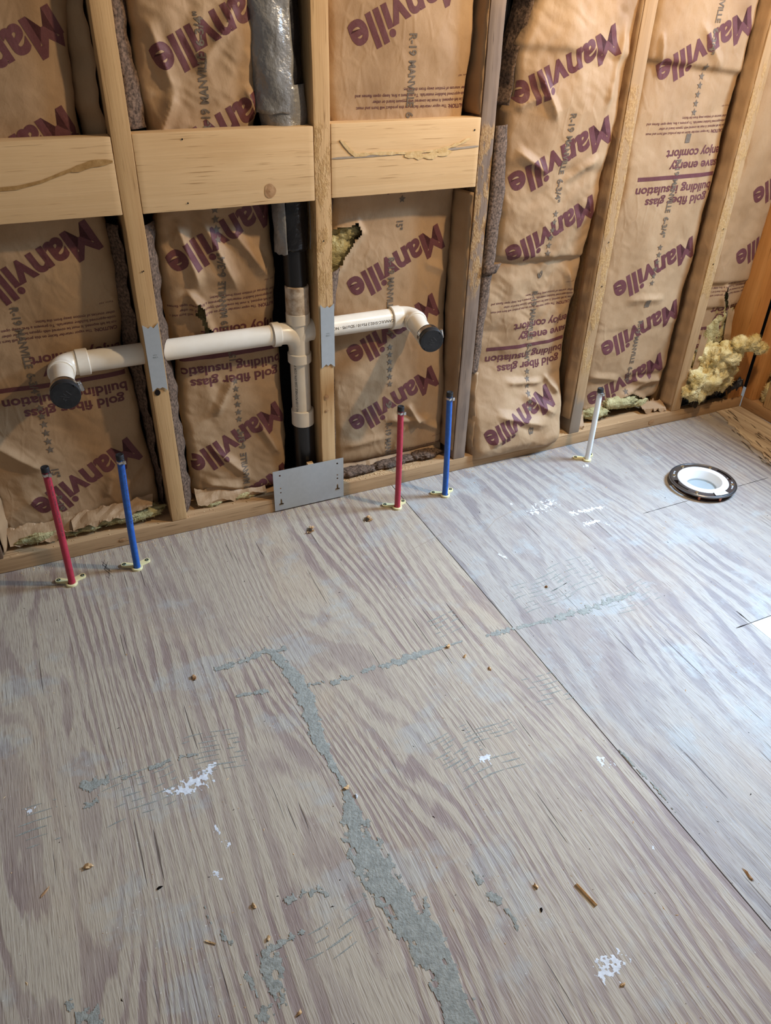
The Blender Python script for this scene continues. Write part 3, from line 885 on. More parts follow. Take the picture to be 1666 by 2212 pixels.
bm = bmesh.new(); strip(bm, [(.447, .903), (.458, .893), (.470, .881), (.482, .872), (.53, .873), (.62, .870), (.69, .872), (.74, .884), (.768, .895)], .0058, .0014, 'xz', -.0006, .5, 5)
strip(bm, [(.60, .865), (.66, .861), (.72, .868)], .012, .0012, 'xz', -.0006, .5, 9)
done(bm, 'adhesive_bead', M['resin'], wall)


def knot(x, z, rx, rz, y=-.0010):
    bm = bmesh.new()
    for kk, f in ((0, 1.0), (1, .62)):
        n = 22
        vs = [bm.verts.new((x + rx * f * (1 + .1 * math.sin(3 * a + x * 50)) * math.cos(a), y - .0003 * kk, z + rz * f * math.sin(a))) for a in [2 * math.pi * i / n for i in range(n)]]
        c = bm.verts.new((x, y - .0006 - .0006 * kk, z))
        for i in range(n): bm.faces.new((vs[i], vs[(i + 1) % n], c))
    done(bm, 'knot', M['knot'], wall)


knot(.287, .812, .0125, .0145); knot(.4035, .311, .0062, .0075); knot(.4030, .2725, .0045, .004); knot(1.530, .018, .012, .009); knot(-.143, .020, .009, .006)
bm = bmesh.new()
for px, pz, r in ((.115, .919, .0016), (.112, .800, .0016), (.775, .910, .0018), (.405, .698, .0016), (.001, .672, .0014), (.004, .673, .0014), (-.006, .3975, .0065), (1.218, .62, .0018), (1.222, .50, .002), (1.622, .52, .002), (1.626, .62, .0018)):
    n = 12; bm.faces.new([bm.verts.new((px + r * math.cos(2 * math.pi * i / n), -.0014, pz + r * 1.15 * math.sin(2 * math.pi * i / n))) for i in range(n)])
done(bm, 'nail_hole', M['dark'], wall)

# right wall: plate, studs, sheathing with a window opening further along (outside the picture)
wr = tag(empty('wall_right', (1.99, -0.6, 0)), kind='structure')
lumber('sole_plate', 1.921, 2.06, -2.6, -0.0015, 0.0005, 0.0405, M['platey'], wr, axis=1, n=60, jit=.0012, seed=31)
for i, y in enumerate((-.0405, -.125, -1.03, -1.70, -2.1, -2.5)):
    lumber('stud', 1.9215, 2.06, y, y + .038, .041, ZT + .4, M['stud_orange' if i == 0 else 'stud'], wr, seed=40 + i, n=20)
bm = bmesh.new()
for a in ((-.37, .16, 0, 2.05), (-2.6, -.37, 0, .78), (-2.6, -.37, 1.56, 2.05), (-2.6, -1.0, .78, 1.56)):
    add_box(bm, 2.062, 2.075, a[0], a[1], a[2], a[3])
done(bm, 'sheathing', M['black'], wr)
lumber('window_sill_board', 1.9215, 2.06, -.99, -.086, .745, .780, M['platey'], wr, axis=1, n=12, seed=51)

# ------------------------------------------------------------------ insulation batts
H2 = 1.60
A = Batt('paper-faced insulation batt at the far left, a pipe elbow in front of it', [(0, -.408), (1.7, -.410)],
         [(0, -.030), (.19, -.036), (.318, -.040), (.404, -.046), (.485, -.056), (.548, -.044), (.66, -.036), (.765, -.050), (.97, -.068), (1.15, -.045), (1.7, -.04)],
         .052, H2, [(0, .058), (.25, .070), (.475, .088), (.75, .068), (.83, .050), (1.0, .042), (1.7, .042)], 3, .60,
         ridges=[(-.40, .33, -.28, .22, .012, .03), (-.30, .16, -.42, .10, .010, .03), (-.12, .13, -.05, .20, .008, .02), (-.16, .12, -.13, .18, .008, .018), (-.35, 1.06, -.20, .97, .005, .02)])
A.logo(-.070, 1.108); A.logo(-.078, .950); A.logo(-.074, .742, L=.278); A.logo(-.070, .234, L=.274)
A.legend(-.060, .424); A.stamp(-.257, .605); A.stamp(-.264, .150)
B = Batt('crumpled paper-faced insulation batt beside the black stack pipe', [(0, .050), (.2, .050), (.446, .058), (.62, .050), (.757, .055), (.93, .066), (.985, .052), (1.7, .046)],
         [(0, .300), (.25, .316), (.5, .312), (.61, .322), (.765, .312), (.93, .284), (1.148, .296), (1.7, .300)],
         .048, H2, [(0, .060), (.25, .068), (.475, .090), (.75, .072), (.83, .055), (1.0, .042), (1.7, .042)], 11, 1.25,
         ridges=[(.09, .76, .13, .60, .016, .022), (.14, .77, .22, .58, .014, .024), (.10, .60, .14, .52, .014, .018), (.20, .74, .30, .60, .015, .025), (.11, .20, .20, .10, .012, .02), (.08, .10, .18, .07, .012, .02), (.08, 1.12, .12, .99, .012, .02), (.25, 1.14, .17, 1.03, .010, .02), (.07, .90, .12, 1.0, .014, .02), (.26, 1.0, .29, .94, .012, .02), (.13, .28, .19, .38, .012, .018), (.24, .24, .29, .14, .010, .02)],
         holes=[[(.118, .572), (.128, .566), (.141, .515), (.150, .488), (.157, .470), (.144, .462), (.134, .486), (.128, .520), (.116, .545)]])
B.logo(.335, 1.158); B.logo(.335, .985, L=.28); B.logo(.330, .775, L=.285); B.logo(.303, .262, L=.272); B.logo(.31, .085)
B.legend(.315, .432); B.stamp(.175, .925, True); B.stamp(.180, .475, True); B.stamp(.190, .03, True)
C_ = Batt('paper-faced insulation batt in the middle bay, torn at its upper left below the blocking', [(0, .446), (.081, .448), (.358, .440), (.597, .440), (.754, .452), (.94, .436), (1.15, .430), (1.7, .430)],
          [(0, .787), (.3, .786), (.75, .780), (.93, .770), (1.06, .780), (1.7, .784)],
          .060, H2, [(0, .062), (.25, .066), (.475, .082), (.70, .074), (.80, .060), (.90, .042), (1.0, .036), (1.7, .036)], 23, .55,
          ridges=[(.60, .18, .74, .16, .010, .02), (.66, .22, .70, .15, .014, .016), (.70, .16, .77, .12, .009, .018), (.47, .12, .60, .13, .007, .02), (.62, .08, .66, .16, .008, .016), (.70, .60, .77, .57, .006, .02)],
          holes=[[(.455, .700), (.512, .712), (.524, .690), (.505, .668), (.482, .640), (.470, .612), (.448, .585), (.40, .64)]])
C_.logo(.735, 1.196); C_.logo(.745, .664); C_.logo(.742, .490); C_.logo(.746, .292); C_.legend(.770, .848); C_.legend(.778, -.068)
C_.stamp(.625, 1.095); C_.stamp(.606, .624, num='9'); C_.stamp(.608, .172)
D = Batt('wrinkled insulation batt bulging out over the sole plate between grey stud and white pipe', [(0, .858), (.037, .850), (.20, .858), (.368, .860), (.557, .866), (.603, .884), (.78, .876), (.943, .858), (.971, .874), (1.075, .868), (1.157, .904), (1.7, .915)],
         [(0, 1.150), (.06, 1.160), (.15, 1.176), (.45, 1.186), (1.13, 1.196), (1.7, 1.196)],
         .026, H2, [(0, -.034), (.06, -.038), (.15, -.014), (.21, .008), (.30, .034), (.45, .036), (.72, .022), (.92, .014), (1.10, .014), (1.7, .018)], 31, 1.15,
         ridges=[(.92, .16, 1.10, .10, .014, .022), (1.02, .20, 1.14, .12, .012, .02), (.90, .07, 1.0, .12, .012, .02), (.93, 1.02, 1.00, .92, .012, .02), (.90, .86, 1.0, .80, .010, .02), (1.05, .78, 1.15, .83, .008, .02), (.88, .95, .96, .98, .010, .02), (1.16, 1.12, 1.14, .93, .010, .016), (1.13, .55, 1.18, .45, .010, .02), (.96, .24, 1.10, .22, .010, .016), (1.10, .24, 1.15, .18, .012, .016)],
         folds=[(.87, .600, 1.17, .575, .016, .003), (.87, 1.075, 1.2, 1.045, .008, .004), (.87, .830, 1.18, .800, .006, .005)], pillow=.016)
D.logo(1.136, 1.088, L=.284); D.logo(1.168, .898, L=.292); D.logo(1.170, .712, L=.272); D.logo(1.122, .182, -157, .25)
D.legend(1.166, .340, .97); D.stamp(1.044, .935, num='9'); D.stamp(1.040, .492, num='8')
E_ = Batt('flat paper-faced insulation batt with a sharp crease near the top', [(0, 1.262), (.4, 1.262), (1.7, 1.262)],
          [(0, 1.592), (1.7, 1.596)], .075, H2, [(0, .040), (.2, .038), (1.7, .034)], 43, .42,
          ridges=[(1.28, .20, 1.40, .17, .008, .02), (1.45, .16, 1.58, .14, .014, .02), (1.40, .11, 1.52, .15, .010, .018), (1.36, .43, 1.50, .42, .006, .02), (1.50, 1.02, 1.40, 1.12, .006, .02), (1.29, 1.10, 1.31, 1.00, .008, .012)],
          folds=[(1.26, 1.040, 1.60, 1.005, .012, .003), (1.26, .345, 1.60, .33, .003, .003), (1.26, .19, 1.60, .17, .006, .004)],
          holes=[[(1.29, .06), (1.29, .082), (1.36, .090), (1.41, .105), (1.45, .118), (1.475, .108), (1.52, .080), (1.52, .06)]])
E_.logo(1.566, 1.126, L=.286); E_.logo(1.568, .568, -156, .280); E_.logo(1.568, .380, -158, .282); E_.logo(1.556, .210, -158, .278)
E_.legend(1.580, .764, 1.0); E_.stamp(1.452, 1.255, num='1'); E_.stamp(1.438, .808, num='1'); E_.stamp(1.428, .360)
F_ = Batt('torn paper-faced insulation batt in the corner bay, wool hanging out', [(0, 1.656), (1.7, 1.656)], [(0, 1.842), (1.7, 1.842)],
          .10, H2, [(0, .040), (1.7, .034)], 57, .45,
          folds=[(1.66, .365, 1.76, .36, .008, .003), (1.66, .22, 1.78, .21, .006, .004), (1.74, .44, 1.84, .435, .010, .003)],
          holes=[[(1.742, .425), (1.737, .395), (1.762, .345), (1.766, .322), (1.762, .245), (1.752, .235), (1.725, .195), (1.700, .150), (1.668, .112), (1.650, .09), (1.86, .09), (1.86, .222), (1.802, .225), (1.794, .262), (1.782, .325), (1.756, .385)]])
F_.logo(1.990, .800); F_.logo(1.994, .622); F_.legend(1.905, .295); F_.stamp(1.93, .9)


# curled flange edges and asphalt-coated backs of the facings
def ribbon(b, pts, name='facing_flange', mat='kraftback', seed=0, amp=.003, label=None, thick=.0012):
    """pts: (z, xa, ya, xb, yb): a narrow vertical strip from edge a to edge b"""
    zs = np.arange(pts[-1][0], pts[0][0], .008) if pts[0][0] > pts[-1][0] else np.arange(pts[0][0], pts[-1][0], .008)
    P = sorted(pts); col = list(zip(*P))
    V = []; n = 5
    for z in zs:
        xa, ya, xb, yb = [np.interp(z, col[0], col[k]) for k in (1, 2, 3, 4)]
        wv = amp * math.sin(z * 47 + seed) + amp * .6 * math.sin(z * 123 + seed * 2)
        for k in range(n):
            t = k / (n - 1); cur = .004 * math.sin(t * math.pi)
            V.append((xa + (xb - xa) * t + wv * (.4 + .6 * t), ya + (yb - ya) * t - cur + wv * .6, z))
    nz = len(zs); F = [(j * n + k, j * n + k + 1, (j + 1) * n + k + 1, (j + 1) * n + k) for j in range(nz - 1) for k in range(n - 1)]
    o = pydata(name, V, F, M[mat], b.root, True, label)
    md = o.modifiers.new('s', 'SOLIDIFY'); md.thickness = thick; md.offset = 0
    return o


ribbon(A, [(.06, -.030, .085, -.022, .060), (.30, -.040, .090, -.024, .055), (.50, -.052, .098, -.024, .060), (.76, -.048, .085, -.024, .050)], seed=1, label='speckled asphalt-coated flange')
ribbon(A, [(.79, -.052, .075, -.021, .055), (1.0, -.066, .070, -.021, .04), (1.6, -.045, .07, -.021, .035)], mat='kraft', seed=2)
ribbon(B, [(.045, .021, .020, .045, .060), (.35, .021, .022, .047, .065), (.60, .021, .020, .044, .070), (.765, .021, .024, .050, .065)], seed=3, label='speckled asphalt-coated flange')
ribbon(B, [(.935, .021, .030, .062, .055), (1.05, .021, .025, .050, .050), (1.6, .021, .020, .040, .045)], seed=4)
ribbon(C_, [(.09, .4275, .006, .440, .040), (.30, .4275, .004, .442, .050), (.46, .4275, .006, .440, .060)], seed=5, label='speckled asphalt-coated flange', amp=.0015)
ribbon(C_, [(.52, .4275, .01, .452, .055), (.58, .4275, .012, .458, .06), (.62, .438, .03, .470, .06)], seed=6)
ribbon(C_, [(.74, .4275, .015, .452, .060), (.785, .4275, .015, .455, .06)], mat='kraftback', seed=7)
ribbon(C_, [(.070, .789, .004, .780, .075), (.40, .789, .003, .779, .080), (.78, .789, .004, .772, .085)], mat='kraft', seed=8, amp=.0015)
ribbon(C_, [(.94, .789, .003, .776, .075), (1.6, .789, .003, .781, .07)], mat='kraft', seed=9, amp=.0015)
ribbon(D, [(.30, .831, .010, .858, .020), (.45, .831, .006, .862, .015), (.58, .831, .001, .864, .004), (.78, .831, -.002, .876, .006), (.92, .831, .0, .868, .012)], seed=10, amp=.002, label='speckled asphalt-coated flange')
ribbon(D, [(.60, .829, -.006, .880, -.004), (.64, .829, -.010, .878, -.006), (.575, .831, -.004, .872, .0)], mat='kraftback', seed=11, amp=.003)
ribbon(D, [(.955, .842, .055, .868, .012), (1.05, .858, .06, .876, .012), (1.16, .885, .06, .905, .010), (1.6, .90, .05, .92, .01)], seed=12, amp=.003)
ribbon(D, [(.03, .850, .03, .858, .000), (.15, .845, .04, .858, .01), (.30, .838, .04, .860, .02)], mat='kraft', seed=13)
ribbon(D, [(.09, 1.1965, .004, 1.186, .045), (.5, 1.1965, .002, 1.190, .05), (1.6, 1.1965, .002, 1.192, .05)], mat='kraft', seed=14, amp=.0015)
ribbon(E_, [(.06, 1.6030, .004, 1.594, .055), (.6, 1.6030, .003, 1.597, .055), (1.6, 1.6030, .003, 1.597, .055)], mat='kraft', seed=15, amp=.0015)
ribbon(A, [(.045, -.409, .012, -.395, .060), (.14, -.409, .004, -.385, .065), (.30, -.409, .006, -.395, .07)], mat='kraft', seed=16, amp=.003)
ribbon(E_, [(.052, 1.240, .006, 1.262, .045), (.5, 1.240, .02, 1.262, .045), (1.6, 1.240, .025, 1.264, .045)], mat='black', seed=18, amp=.001)  # black strip standing in for the dark gap between stud and paper
# crumpled black film in the gap at the upper left of the wrinkled batt
ribbon(D, [(.93, .832, .035, .862, .070), (1.05, .832, .035, .870, .075), (1.18, .832, .04, .895, .08), (1.6, .832, .04, .91, .08)], 'black_film', 'blackpl', 19, .004)


# fibreglass wool
def wool(b, blobs, mat='glass', name='fiberglass_wool', seed=0, amp=.35, fuzz=0, sub_=4, label=None):
    bm = bmesh.new(); R = random.Random(seed)
    for (c, r) in blobs:
        t = bmesh.new(); bmesh.ops.create_icosphere(t, subdivisions=sub_, radius=1.0)
        for v in t.verts:
            d = v.co.normalized(); p = Vector(c) + Vector((d.x * r[0], d.y * r[1], d.z * r[2]))
            n = mnoise.fractal(p * 24 + Vector((seed, 0, 0)), 0.6, 2.2, 4)
            n2 = mnoise.fractal(p * 110 + Vector((0, seed, 0)), 0.6, 2.2, 3)
            f = 1 + amp * n + amp * .40 * n2
            v.co = Vector(c) + Vector((d.x * r[0] * f, d.y * r[1] * f, d.z * r[2] * f))
        me = bpy.data.meshes.new('t'); t.to_mesh(me); t.free(); bm.from_mesh(me); bpy.data.meshes.remove(me)
    if fuzz:
        base = [v.co.copy() for v in bm.verts]; nrm = [v.normal.copy() for v in bm.verts]
        bm.normal_update(); nrm = [v.normal.copy() for v in bm.verts]
        for i in range(fuzz):
            j = R.randrange(len(base)); p = base[j]; nn = nrm[j]
            d = (nn * .7 + Vector((R.uniform(-1, 1), R.uniform(-1, 1), R.uniform(-1, 1)))).normalized() * R.uniform(.003, .011)
            s = d.orthogonal().normalized() * .00035
            bm.faces.new([bm.verts.new(q) for q in (p - s, p + s, p + d)])
    for f in bm.faces: f.smooth = True
    me = bpy.data.meshes.new(name); bm.to_mesh(me); bm.free()
    return link(name, me, M[mat], b.root, label, 'stuff' if mat != 'glass' else None)


wool(F_, [((1.705, .000, .135), (.072, .040, .062)), ((1.745, -.010, .185), (.055, .036, .055)), ((1.770, -.022, .232), (.050, .032, .038)), ((1.790, -.040, .262), (.040, .028, .026)), ((1.822, -.056, .266), (.040, .024, .026)), ((1.850, -.066, .248), (.026, .018, .018)),
          ((1.790, -.005, .150), (.034, .034, .055)), ((1.665, .005, .110), (.036, .034, .036)), ((1.72, .02, .20), (.05, .03, .05))], seed=3, fuzz=9000, amp=.46, label='pale yellow wool bulging out of the tear')
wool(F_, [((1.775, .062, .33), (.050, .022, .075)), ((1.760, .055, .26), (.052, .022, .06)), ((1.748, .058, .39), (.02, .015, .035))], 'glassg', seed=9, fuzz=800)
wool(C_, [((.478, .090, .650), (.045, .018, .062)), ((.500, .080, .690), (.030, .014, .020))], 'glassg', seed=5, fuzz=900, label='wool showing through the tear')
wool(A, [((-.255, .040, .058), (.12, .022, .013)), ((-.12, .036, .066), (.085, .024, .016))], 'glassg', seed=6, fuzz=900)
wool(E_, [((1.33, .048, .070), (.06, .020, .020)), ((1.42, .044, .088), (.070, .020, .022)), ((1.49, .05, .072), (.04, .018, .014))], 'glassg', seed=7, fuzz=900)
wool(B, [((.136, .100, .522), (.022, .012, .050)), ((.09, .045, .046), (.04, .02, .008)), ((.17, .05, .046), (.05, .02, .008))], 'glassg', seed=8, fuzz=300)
wool(C_, [((.50, .040, .050), (.055, .022, .010)), ((.62, .044, .050), (.075, .022, .011)), ((.72, .044, .052), (.05, .022, .011))], 'kraftback', 'dark_wool', seed=12, fuzz=900)


# crumpled free paper / felt sheets
def crumple_sheet(b, name, mat, P, seed, amp=.012, nu=34, nv=20, hole=None, label=None):
    """P: four corners (Vector) bl, br, tr, tl"""
    bl, br, tr, tl = [Vector(p) for p in P]
    nn = (br - bl).cross(tl - bl).normalized()
    V = []
    for i in range(nu + 1):
        for j in range(nv + 1):
            u, v = i / nu, j / nv
            p = bl.lerp(br, u).lerp(tl.lerp(tr, u), v)
            x, z = np.array([p.x]), np.array([p.z])
            h = (facet(x, z + p.y, .05, .7, seed)[0] * 1.2 + facet(x, z + p.y, .022, 1.9, seed + 1)[0] * .7) * amp * 2
            ed = (.034 * float(facet(np.array([u]), np.array([.3]), .21, 0, seed + 4)[0]) + .016 * float(facet(np.array([u]), np.array([.3]), .06, 0, seed + 5)[0])) * (j in (0, nv))
            p = p + nn * h + Vector((0, 0, ed))
            V.append(p)
    F = [(i * (nv + 1) + j, (i + 1) * (nv + 1) + j, (i + 1) * (nv + 1) + j + 1, i * (nv + 1) + j + 1) for i in range(nu) for j in range(nv)]
    o = pydata(name, V, F, M[mat], b.root, False, label)
    md = o.modifiers.new('s', 'SOLIDIFY'); md.thickness = .0012; md.offset = 0
    return o


crumple_sheet(F_, 'black_felt', 'blackpl', [(1.650, .005, .044), (1.842, -.004, .050), (1.842, .010, .205), (1.655, .062, .125)], 4, .016, label='crumpled black felt under the wool')
crumple_sheet(F_, 'black_felt', 'blackpl', [(1.815, -.018, .085), (1.880, -.022, .095), (1.878, -.016, .118), (1.815, -.01, .112)], 14, .006)
crumple_sheet(F_, 'torn_flap', 'kraft', [(1.779, .026, .262), (1.803, .018, .246), (1.790, .020, .335), (1.766, .026, .375)], 8, .002, 6, 16)
crumple_sheet(F_, 'torn_flap', 'kraft', [(1.662, .012, .10), (1.672, .004, .10), (1.690, .008, .27), (1.662, .010, .30)], 28, .002, 6, 16)
crumple_sheet(A, 'folded_hem', 'kraft', [(-.395, .022, .052), (-.24, .014, .060), (-.24, .046, .098), (-.395, .052, .085)], 6, .004, 30, 8)
crumple_sheet(A, 'folded_hem', 'kraft', [(-.25, .014, .070), (-.06, .012, .088), (-.05, .046, .102), (-.25, .048, .098)], 7, .005, 30, 8)
crumple_sheet(E_, 'folded_hem', 'kraft', [(1.245, .012, .046), (1.262, .008, .044), (1.275, .040, .082), (1.250, .050, .088)], 9, .003, 10, 8)
crumple_sheet(E_, 'folded_hem', 'kraft', [(1.50, .018, .056), (1.590, .006, .050), (1.598, .048, .068), (1.50, .050, .076)], 10, .003, 14, 8)
crumple_sheet(C_, 'folded_hem', 'kraft', [(.455, .052, .044), (.775, .052, .050), (.782, .070, .072), (.455, .070, .066)], 12, .003, 30, 6)
crumple_sheet(B, 'folded_hem', 'kraft', [(.055, .030, .043), (.24, .030, .043), (.24, .058, .070), (.055, .056, .078)], 13, .005, 24, 8)
# wool caught between the studs of the right wall
t = tag(empty('insulation_scrap', (1.95, -.075, .05)), 'ragged yellow insulation tuft behind the right wall plate', 'insulation')
class _R: pass
rr = _R(); rr.root = t
wool(rr, [((1.955, -.072, .085), (.022, .020, .030)), ((1.950, -.068, .062), (.016, .018, .022))], seed=21, fuzz=1200, name='wool')
t = tag(empty('insulation_scrap', (1.97, -.075, .2)), 'fluffy yellow insulation wad between the corner studs of the right wall', 'insulation')
rr.root = t
wool(rr, [((1.975, -.066, .165), (.030, .022, .050)), ((1.970, -.066, .215), (.030, .020, .040)), ((1.985, -.068, .30), (.03, .02, .06))], seed=22, fuzz=1500, name='wool')

# ------------------------------------------------------------------ DRAIN PIPE ASSEMBLY
dr = tag(empty('drain_pipe', (.352, .055, .04)), 'glued drain stack with two capped cream side arms below the blocking', 'pipe')
PX, PY = .3545, .052
PR = .0241


def arc(p0, d0, d1, r, n=9):
    """quarter bend starting at p0 heading d0, turning to d1"""
    p0, d0, d1 = Vector(p0), Vector(d0).normalized(), Vector(d1).normalized()
    c = p0 + d1 * r
    return [c - d1 * r * math.cos(a) + d0 * r * math.sin(a) for a in [math.pi / 2 * i / n for i in range(n + 1)]]


def arm(name, x0, x1, y, z, lb=None):
    bm = bmesh.new(); sweep(bm, [(x0, y, z), (x1, y, z)], [PR, PR], 36)
    return done(bm, name, M['pvc'], dr, 35, lb)


ZL = .4745
arm('left_arm_pipe'.replace('left_', ''), -.148, .305, .050, ZL)
arm('arm_pipe', .392, .602, .050, ZL)


def elbow(xc, sgn, ztilt, xcap, ycap, zcap):
    """bend from the wall line to a stub that points into the room"""
    R_ = .034
    start = Vector((xc + sgn * (R_ + .026), .050, ZL))
    st = Vector((xc + sgn * R_, .050, ZL))
    cap = Vector((xcap, ycap, zcap)); d1 = (cap - Vector((xc, .050 - R_, ZL))).normalized()
    a = arc(st, (-sgn, 0, 0), d1, R_)
    bm = bmesh.new()
    hub = .0292; body = .0262
    pts = [start, start + Vector((-sgn * .002, 0, 0)), st + Vector((sgn * .001, 0, 0)), st]
    rad = [hub - .0015, hub, hub, body + .0008]
    pts += a[1:]; rad += [body] * (len(a) - 1)
    e = a[-1]
    pts += [e + d1 * .001, e + d1 * .010, e + d1 * .012]; rad += [body + .0022, body + .0022, body + .0006]
    sweep(bm, pts, rad, 40)
    el = done(bm, 'elbow', M['pvc'], dr, 30)
    bm = bmesh.new(); s0 = e + d1 * .012
    L = (cap - s0).length
    sweep(bm, [s0, s0 + d1 * (L - .014)], [PR, PR], 36)
    done(bm, 'stub_pipe', M['pvc'], dr, 35)
    # rubber cap with worm-drive clamp
    c0 = cap - d1 * .036
    bm = bmesh.new()
    rc = .0285
    sweep(bm, [c0, c0 + d1 * .002, c0 + d1 * .030, c0 + d1 * .0335, c0 + d1 * .0365, c0 + d1 * .0368, c0 + d1 * .0360, c0 + d1 * .0360], [rc - .002, rc, rc, rc + .0012, rc + .0002, rc - .003, rc - .004, .001], 44)
    cp = done(bm, 'rubber_cap', M['rubber'], dr, 30, 'black rubber end cap')
    bm = bmesh.new()
    b0 = c0 + d1 * .007
    sweep(bm, [b0, b0, b0 + d1 * .0125, b0 + d1 * .0125], [rc - .001, rc + .0011, rc + .0011, rc - .001], 44)
    u = Vector((.97, 0, .2)); u = (u - d1 * u.dot(d1)).normalized(); v = d1.cross(u)
    ctr = b0 + d1 * .006 + u * (rc + .004)
    sweep(bm, [ctr - v * .010, ctr + v * .007, ctr + v * .0071, ctr + v * .012], [.0045, .0045, .0036, .0036], 10)
    me = bpy.data.meshes.new('hose_clamp'); bmesh.ops.recalc_face_normals(bm, faces=bm.faces[:]); bm.to_mesh(me); bm.free()
    sub('hose_clamp', me, M['steel'], cp, dr)
    # moulded size mark on the cap face
    V, F = text_polys('1½', .01); V = V.copy(); V[:, 0] -= V[:, 0].max() / 2; V[:, 1] -= .35
    V = V * .019
    ux = Vector((-.75, 0, -.66)); ux = (ux - d1 * ux.dot(d1)).normalized(); uy = ux.cross(-d1) * -1
    uy = (-d1).cross(ux) * -1
    # letters read from the room
    pl = cap + d1 * .0013
    W = [pl + ux * float(p[0]) + (d1.cross(ux)) * float(p[1]) * -1 for p in V]
    me = bpy.data.meshes.new('size_mark'); me.from_pydata([tuple(p) for p in W], [], F)
    sub('size_mark', me, M['plug'] if False else M['rubbermark'], cp, dr)
    return el


M['rubbermark'] = simple('rubber_relief', (0.045, 0.045, 0.045), 0.6, 0.4)
e1 = elbow(.6600, -1, 0, .640, -.106, .4655)
e2 = elbow(-.1950, 1, 0, -.2005, -.114, .4755)
# double fixture fitting
bm = bmesh.new()
z0 = .395
sweep(bm, [(PX, PY, z0), (PX, PY, z0 + .002), (PX, PY, z0 + .024), (PX, PY, z0 + .026), (PX, PY, z0 + .10), (PX, PY, z0 + .102), (PX, PY, z0 + .126), (PX, PY, z0 + .128)],
      [.0275, .0295, .0295, .0262, .0262, .0292, .0292, .0275], 40)
ft = done(bm, 'double_wye_fitting', M['pvc'], dr, 30)
for sgn, xe in ((-1, .286), (1, .3885 + .002)):
    bm = bmesh.new()
    P = [Vector((xe, .050, ZL)), Vector((xe - sgn * .0005, .050, ZL)), Vector((xe - sgn * .018, .050, ZL)), Vector((xe - sgn * .020, .050, ZL))]
    r = [.0275, .0292, .0292, .0262]
    if sgn > 0: P = [Vector((.4, .050, ZL)), Vector((.395, .050, ZL)), Vector((.390, .050, ZL)), Vector((.388, .050, ZL))]
    a0 = P[-1]; n = 9; b1 = Vector((PX, PY, z0 + .015))
    for i in range(1, n + 1):
        t = i / n; c1 = a0 + Vector((-sgn * .038, 0, 0)); c2 = b1 + Vector((0, 0, .045))
        p = a0 * (1 - t) ** 3 + c1 * 3 * t * (1 - t) ** 2 + c2 * 3 * t * t * (1 - t) + b1 * t ** 3
        P.append(p); r.append(.0262 - .002 * t)
    sweep(bm, P, r, 36)
    done(bm, 'fitting_arm', M['pvc'], dr, 35)
bm = bmesh.new(); sweep(bm, [(PX, PY, .555 - .035), (PX, PY, .556 - .035), (PX, PY, .586), (PX, PY, .588)], [.0275, .0283, .0283, .0265], 40)
done(bm, 'coupling', M['primer'], dr, 30, 'grimy cream coupling under the black pipe')
bm = bmesh.new(); sweep(bm, [(PX, PY, .25), (PX, PY, .40)], [PR, PR], 36)
lp = done(bm, 'stack_pipe', M['pvc'], dr, 35)
bm = bmesh.new(); sweep(bm, [(PX + .002, PY, .222), (PX + .002, PY, .2235), (PX + .002, PY, .263), (PX + .002, PY, .265)], [.0275, .0290, .0290, .0265], 40)
done(bm, 'coupling', M['pvc'], dr, 30)
bm = bmesh.new(); sweep(bm, [(PX + .003, PY, .035), (PX + .003, PY, .225)], [.0275, .0262], 36)
done(bm, 'stack_pipe', M['blackpipe'], dr, 35, 'black foot of the stack')
bm = bmesh.new(); sweep(bm, [(PX, PY + .004, .580), (PX - .003, PY + .006, .72), (PX - .010, PY + .01, 1.0), (PX - .02, PY + .012, ZT)], [.0262, .0262, .0262, .0262], 36)
done(bm, 'stack_pipe', M['blackpipe'], dr, 35, 'black upper stack')


def wrap(name, mat, z0, z1, rx, ry, cx0, cx1, cy, a0, a1, seed, amp=.003, lb=None, hem=.006):
    nz = int((z1 - z0) / .008); na = int((a1 - a0) / 7) + 1
    V = []
    for i in range(nz + 1):
        z = z0 + (z1 - z0) * i / nz; cx = cx0 + (cx1 - cx0) * i / nz
        for k in range(na + 1):
            a = math.radians(a0 + (a1 - a0) * k / na)
            n = mnoise.fractal(Vector((math.cos(a) * 2.0 + seed, math.sin(a) * 2.0, z * 16)), .7, 2.1, 3) * amp + amp * .5 * math.sin(z * 70 + a * 3 + seed)
            zz = z + (hem * mnoise.noise(Vector((a * 3, seed, 0))) if i in (0,) else 0)
            V.append((cx + (rx + n) * math.cos(a), cy + (ry + n) * math.sin(a), zz))
    F = [(i * (na + 1) + k, i * (na + 1) + k + 1, (i + 1) * (na + 1) + k + 1, (i + 1) * (na + 1) + k) for i in range(nz) for k in range(na)]
    o = pydata(name, V, F, M[mat], dr, True, lb)
    md = o.modifiers.new('s', 'SOLIDIFY'); md.thickness = .001; md.offset = 0
    return o


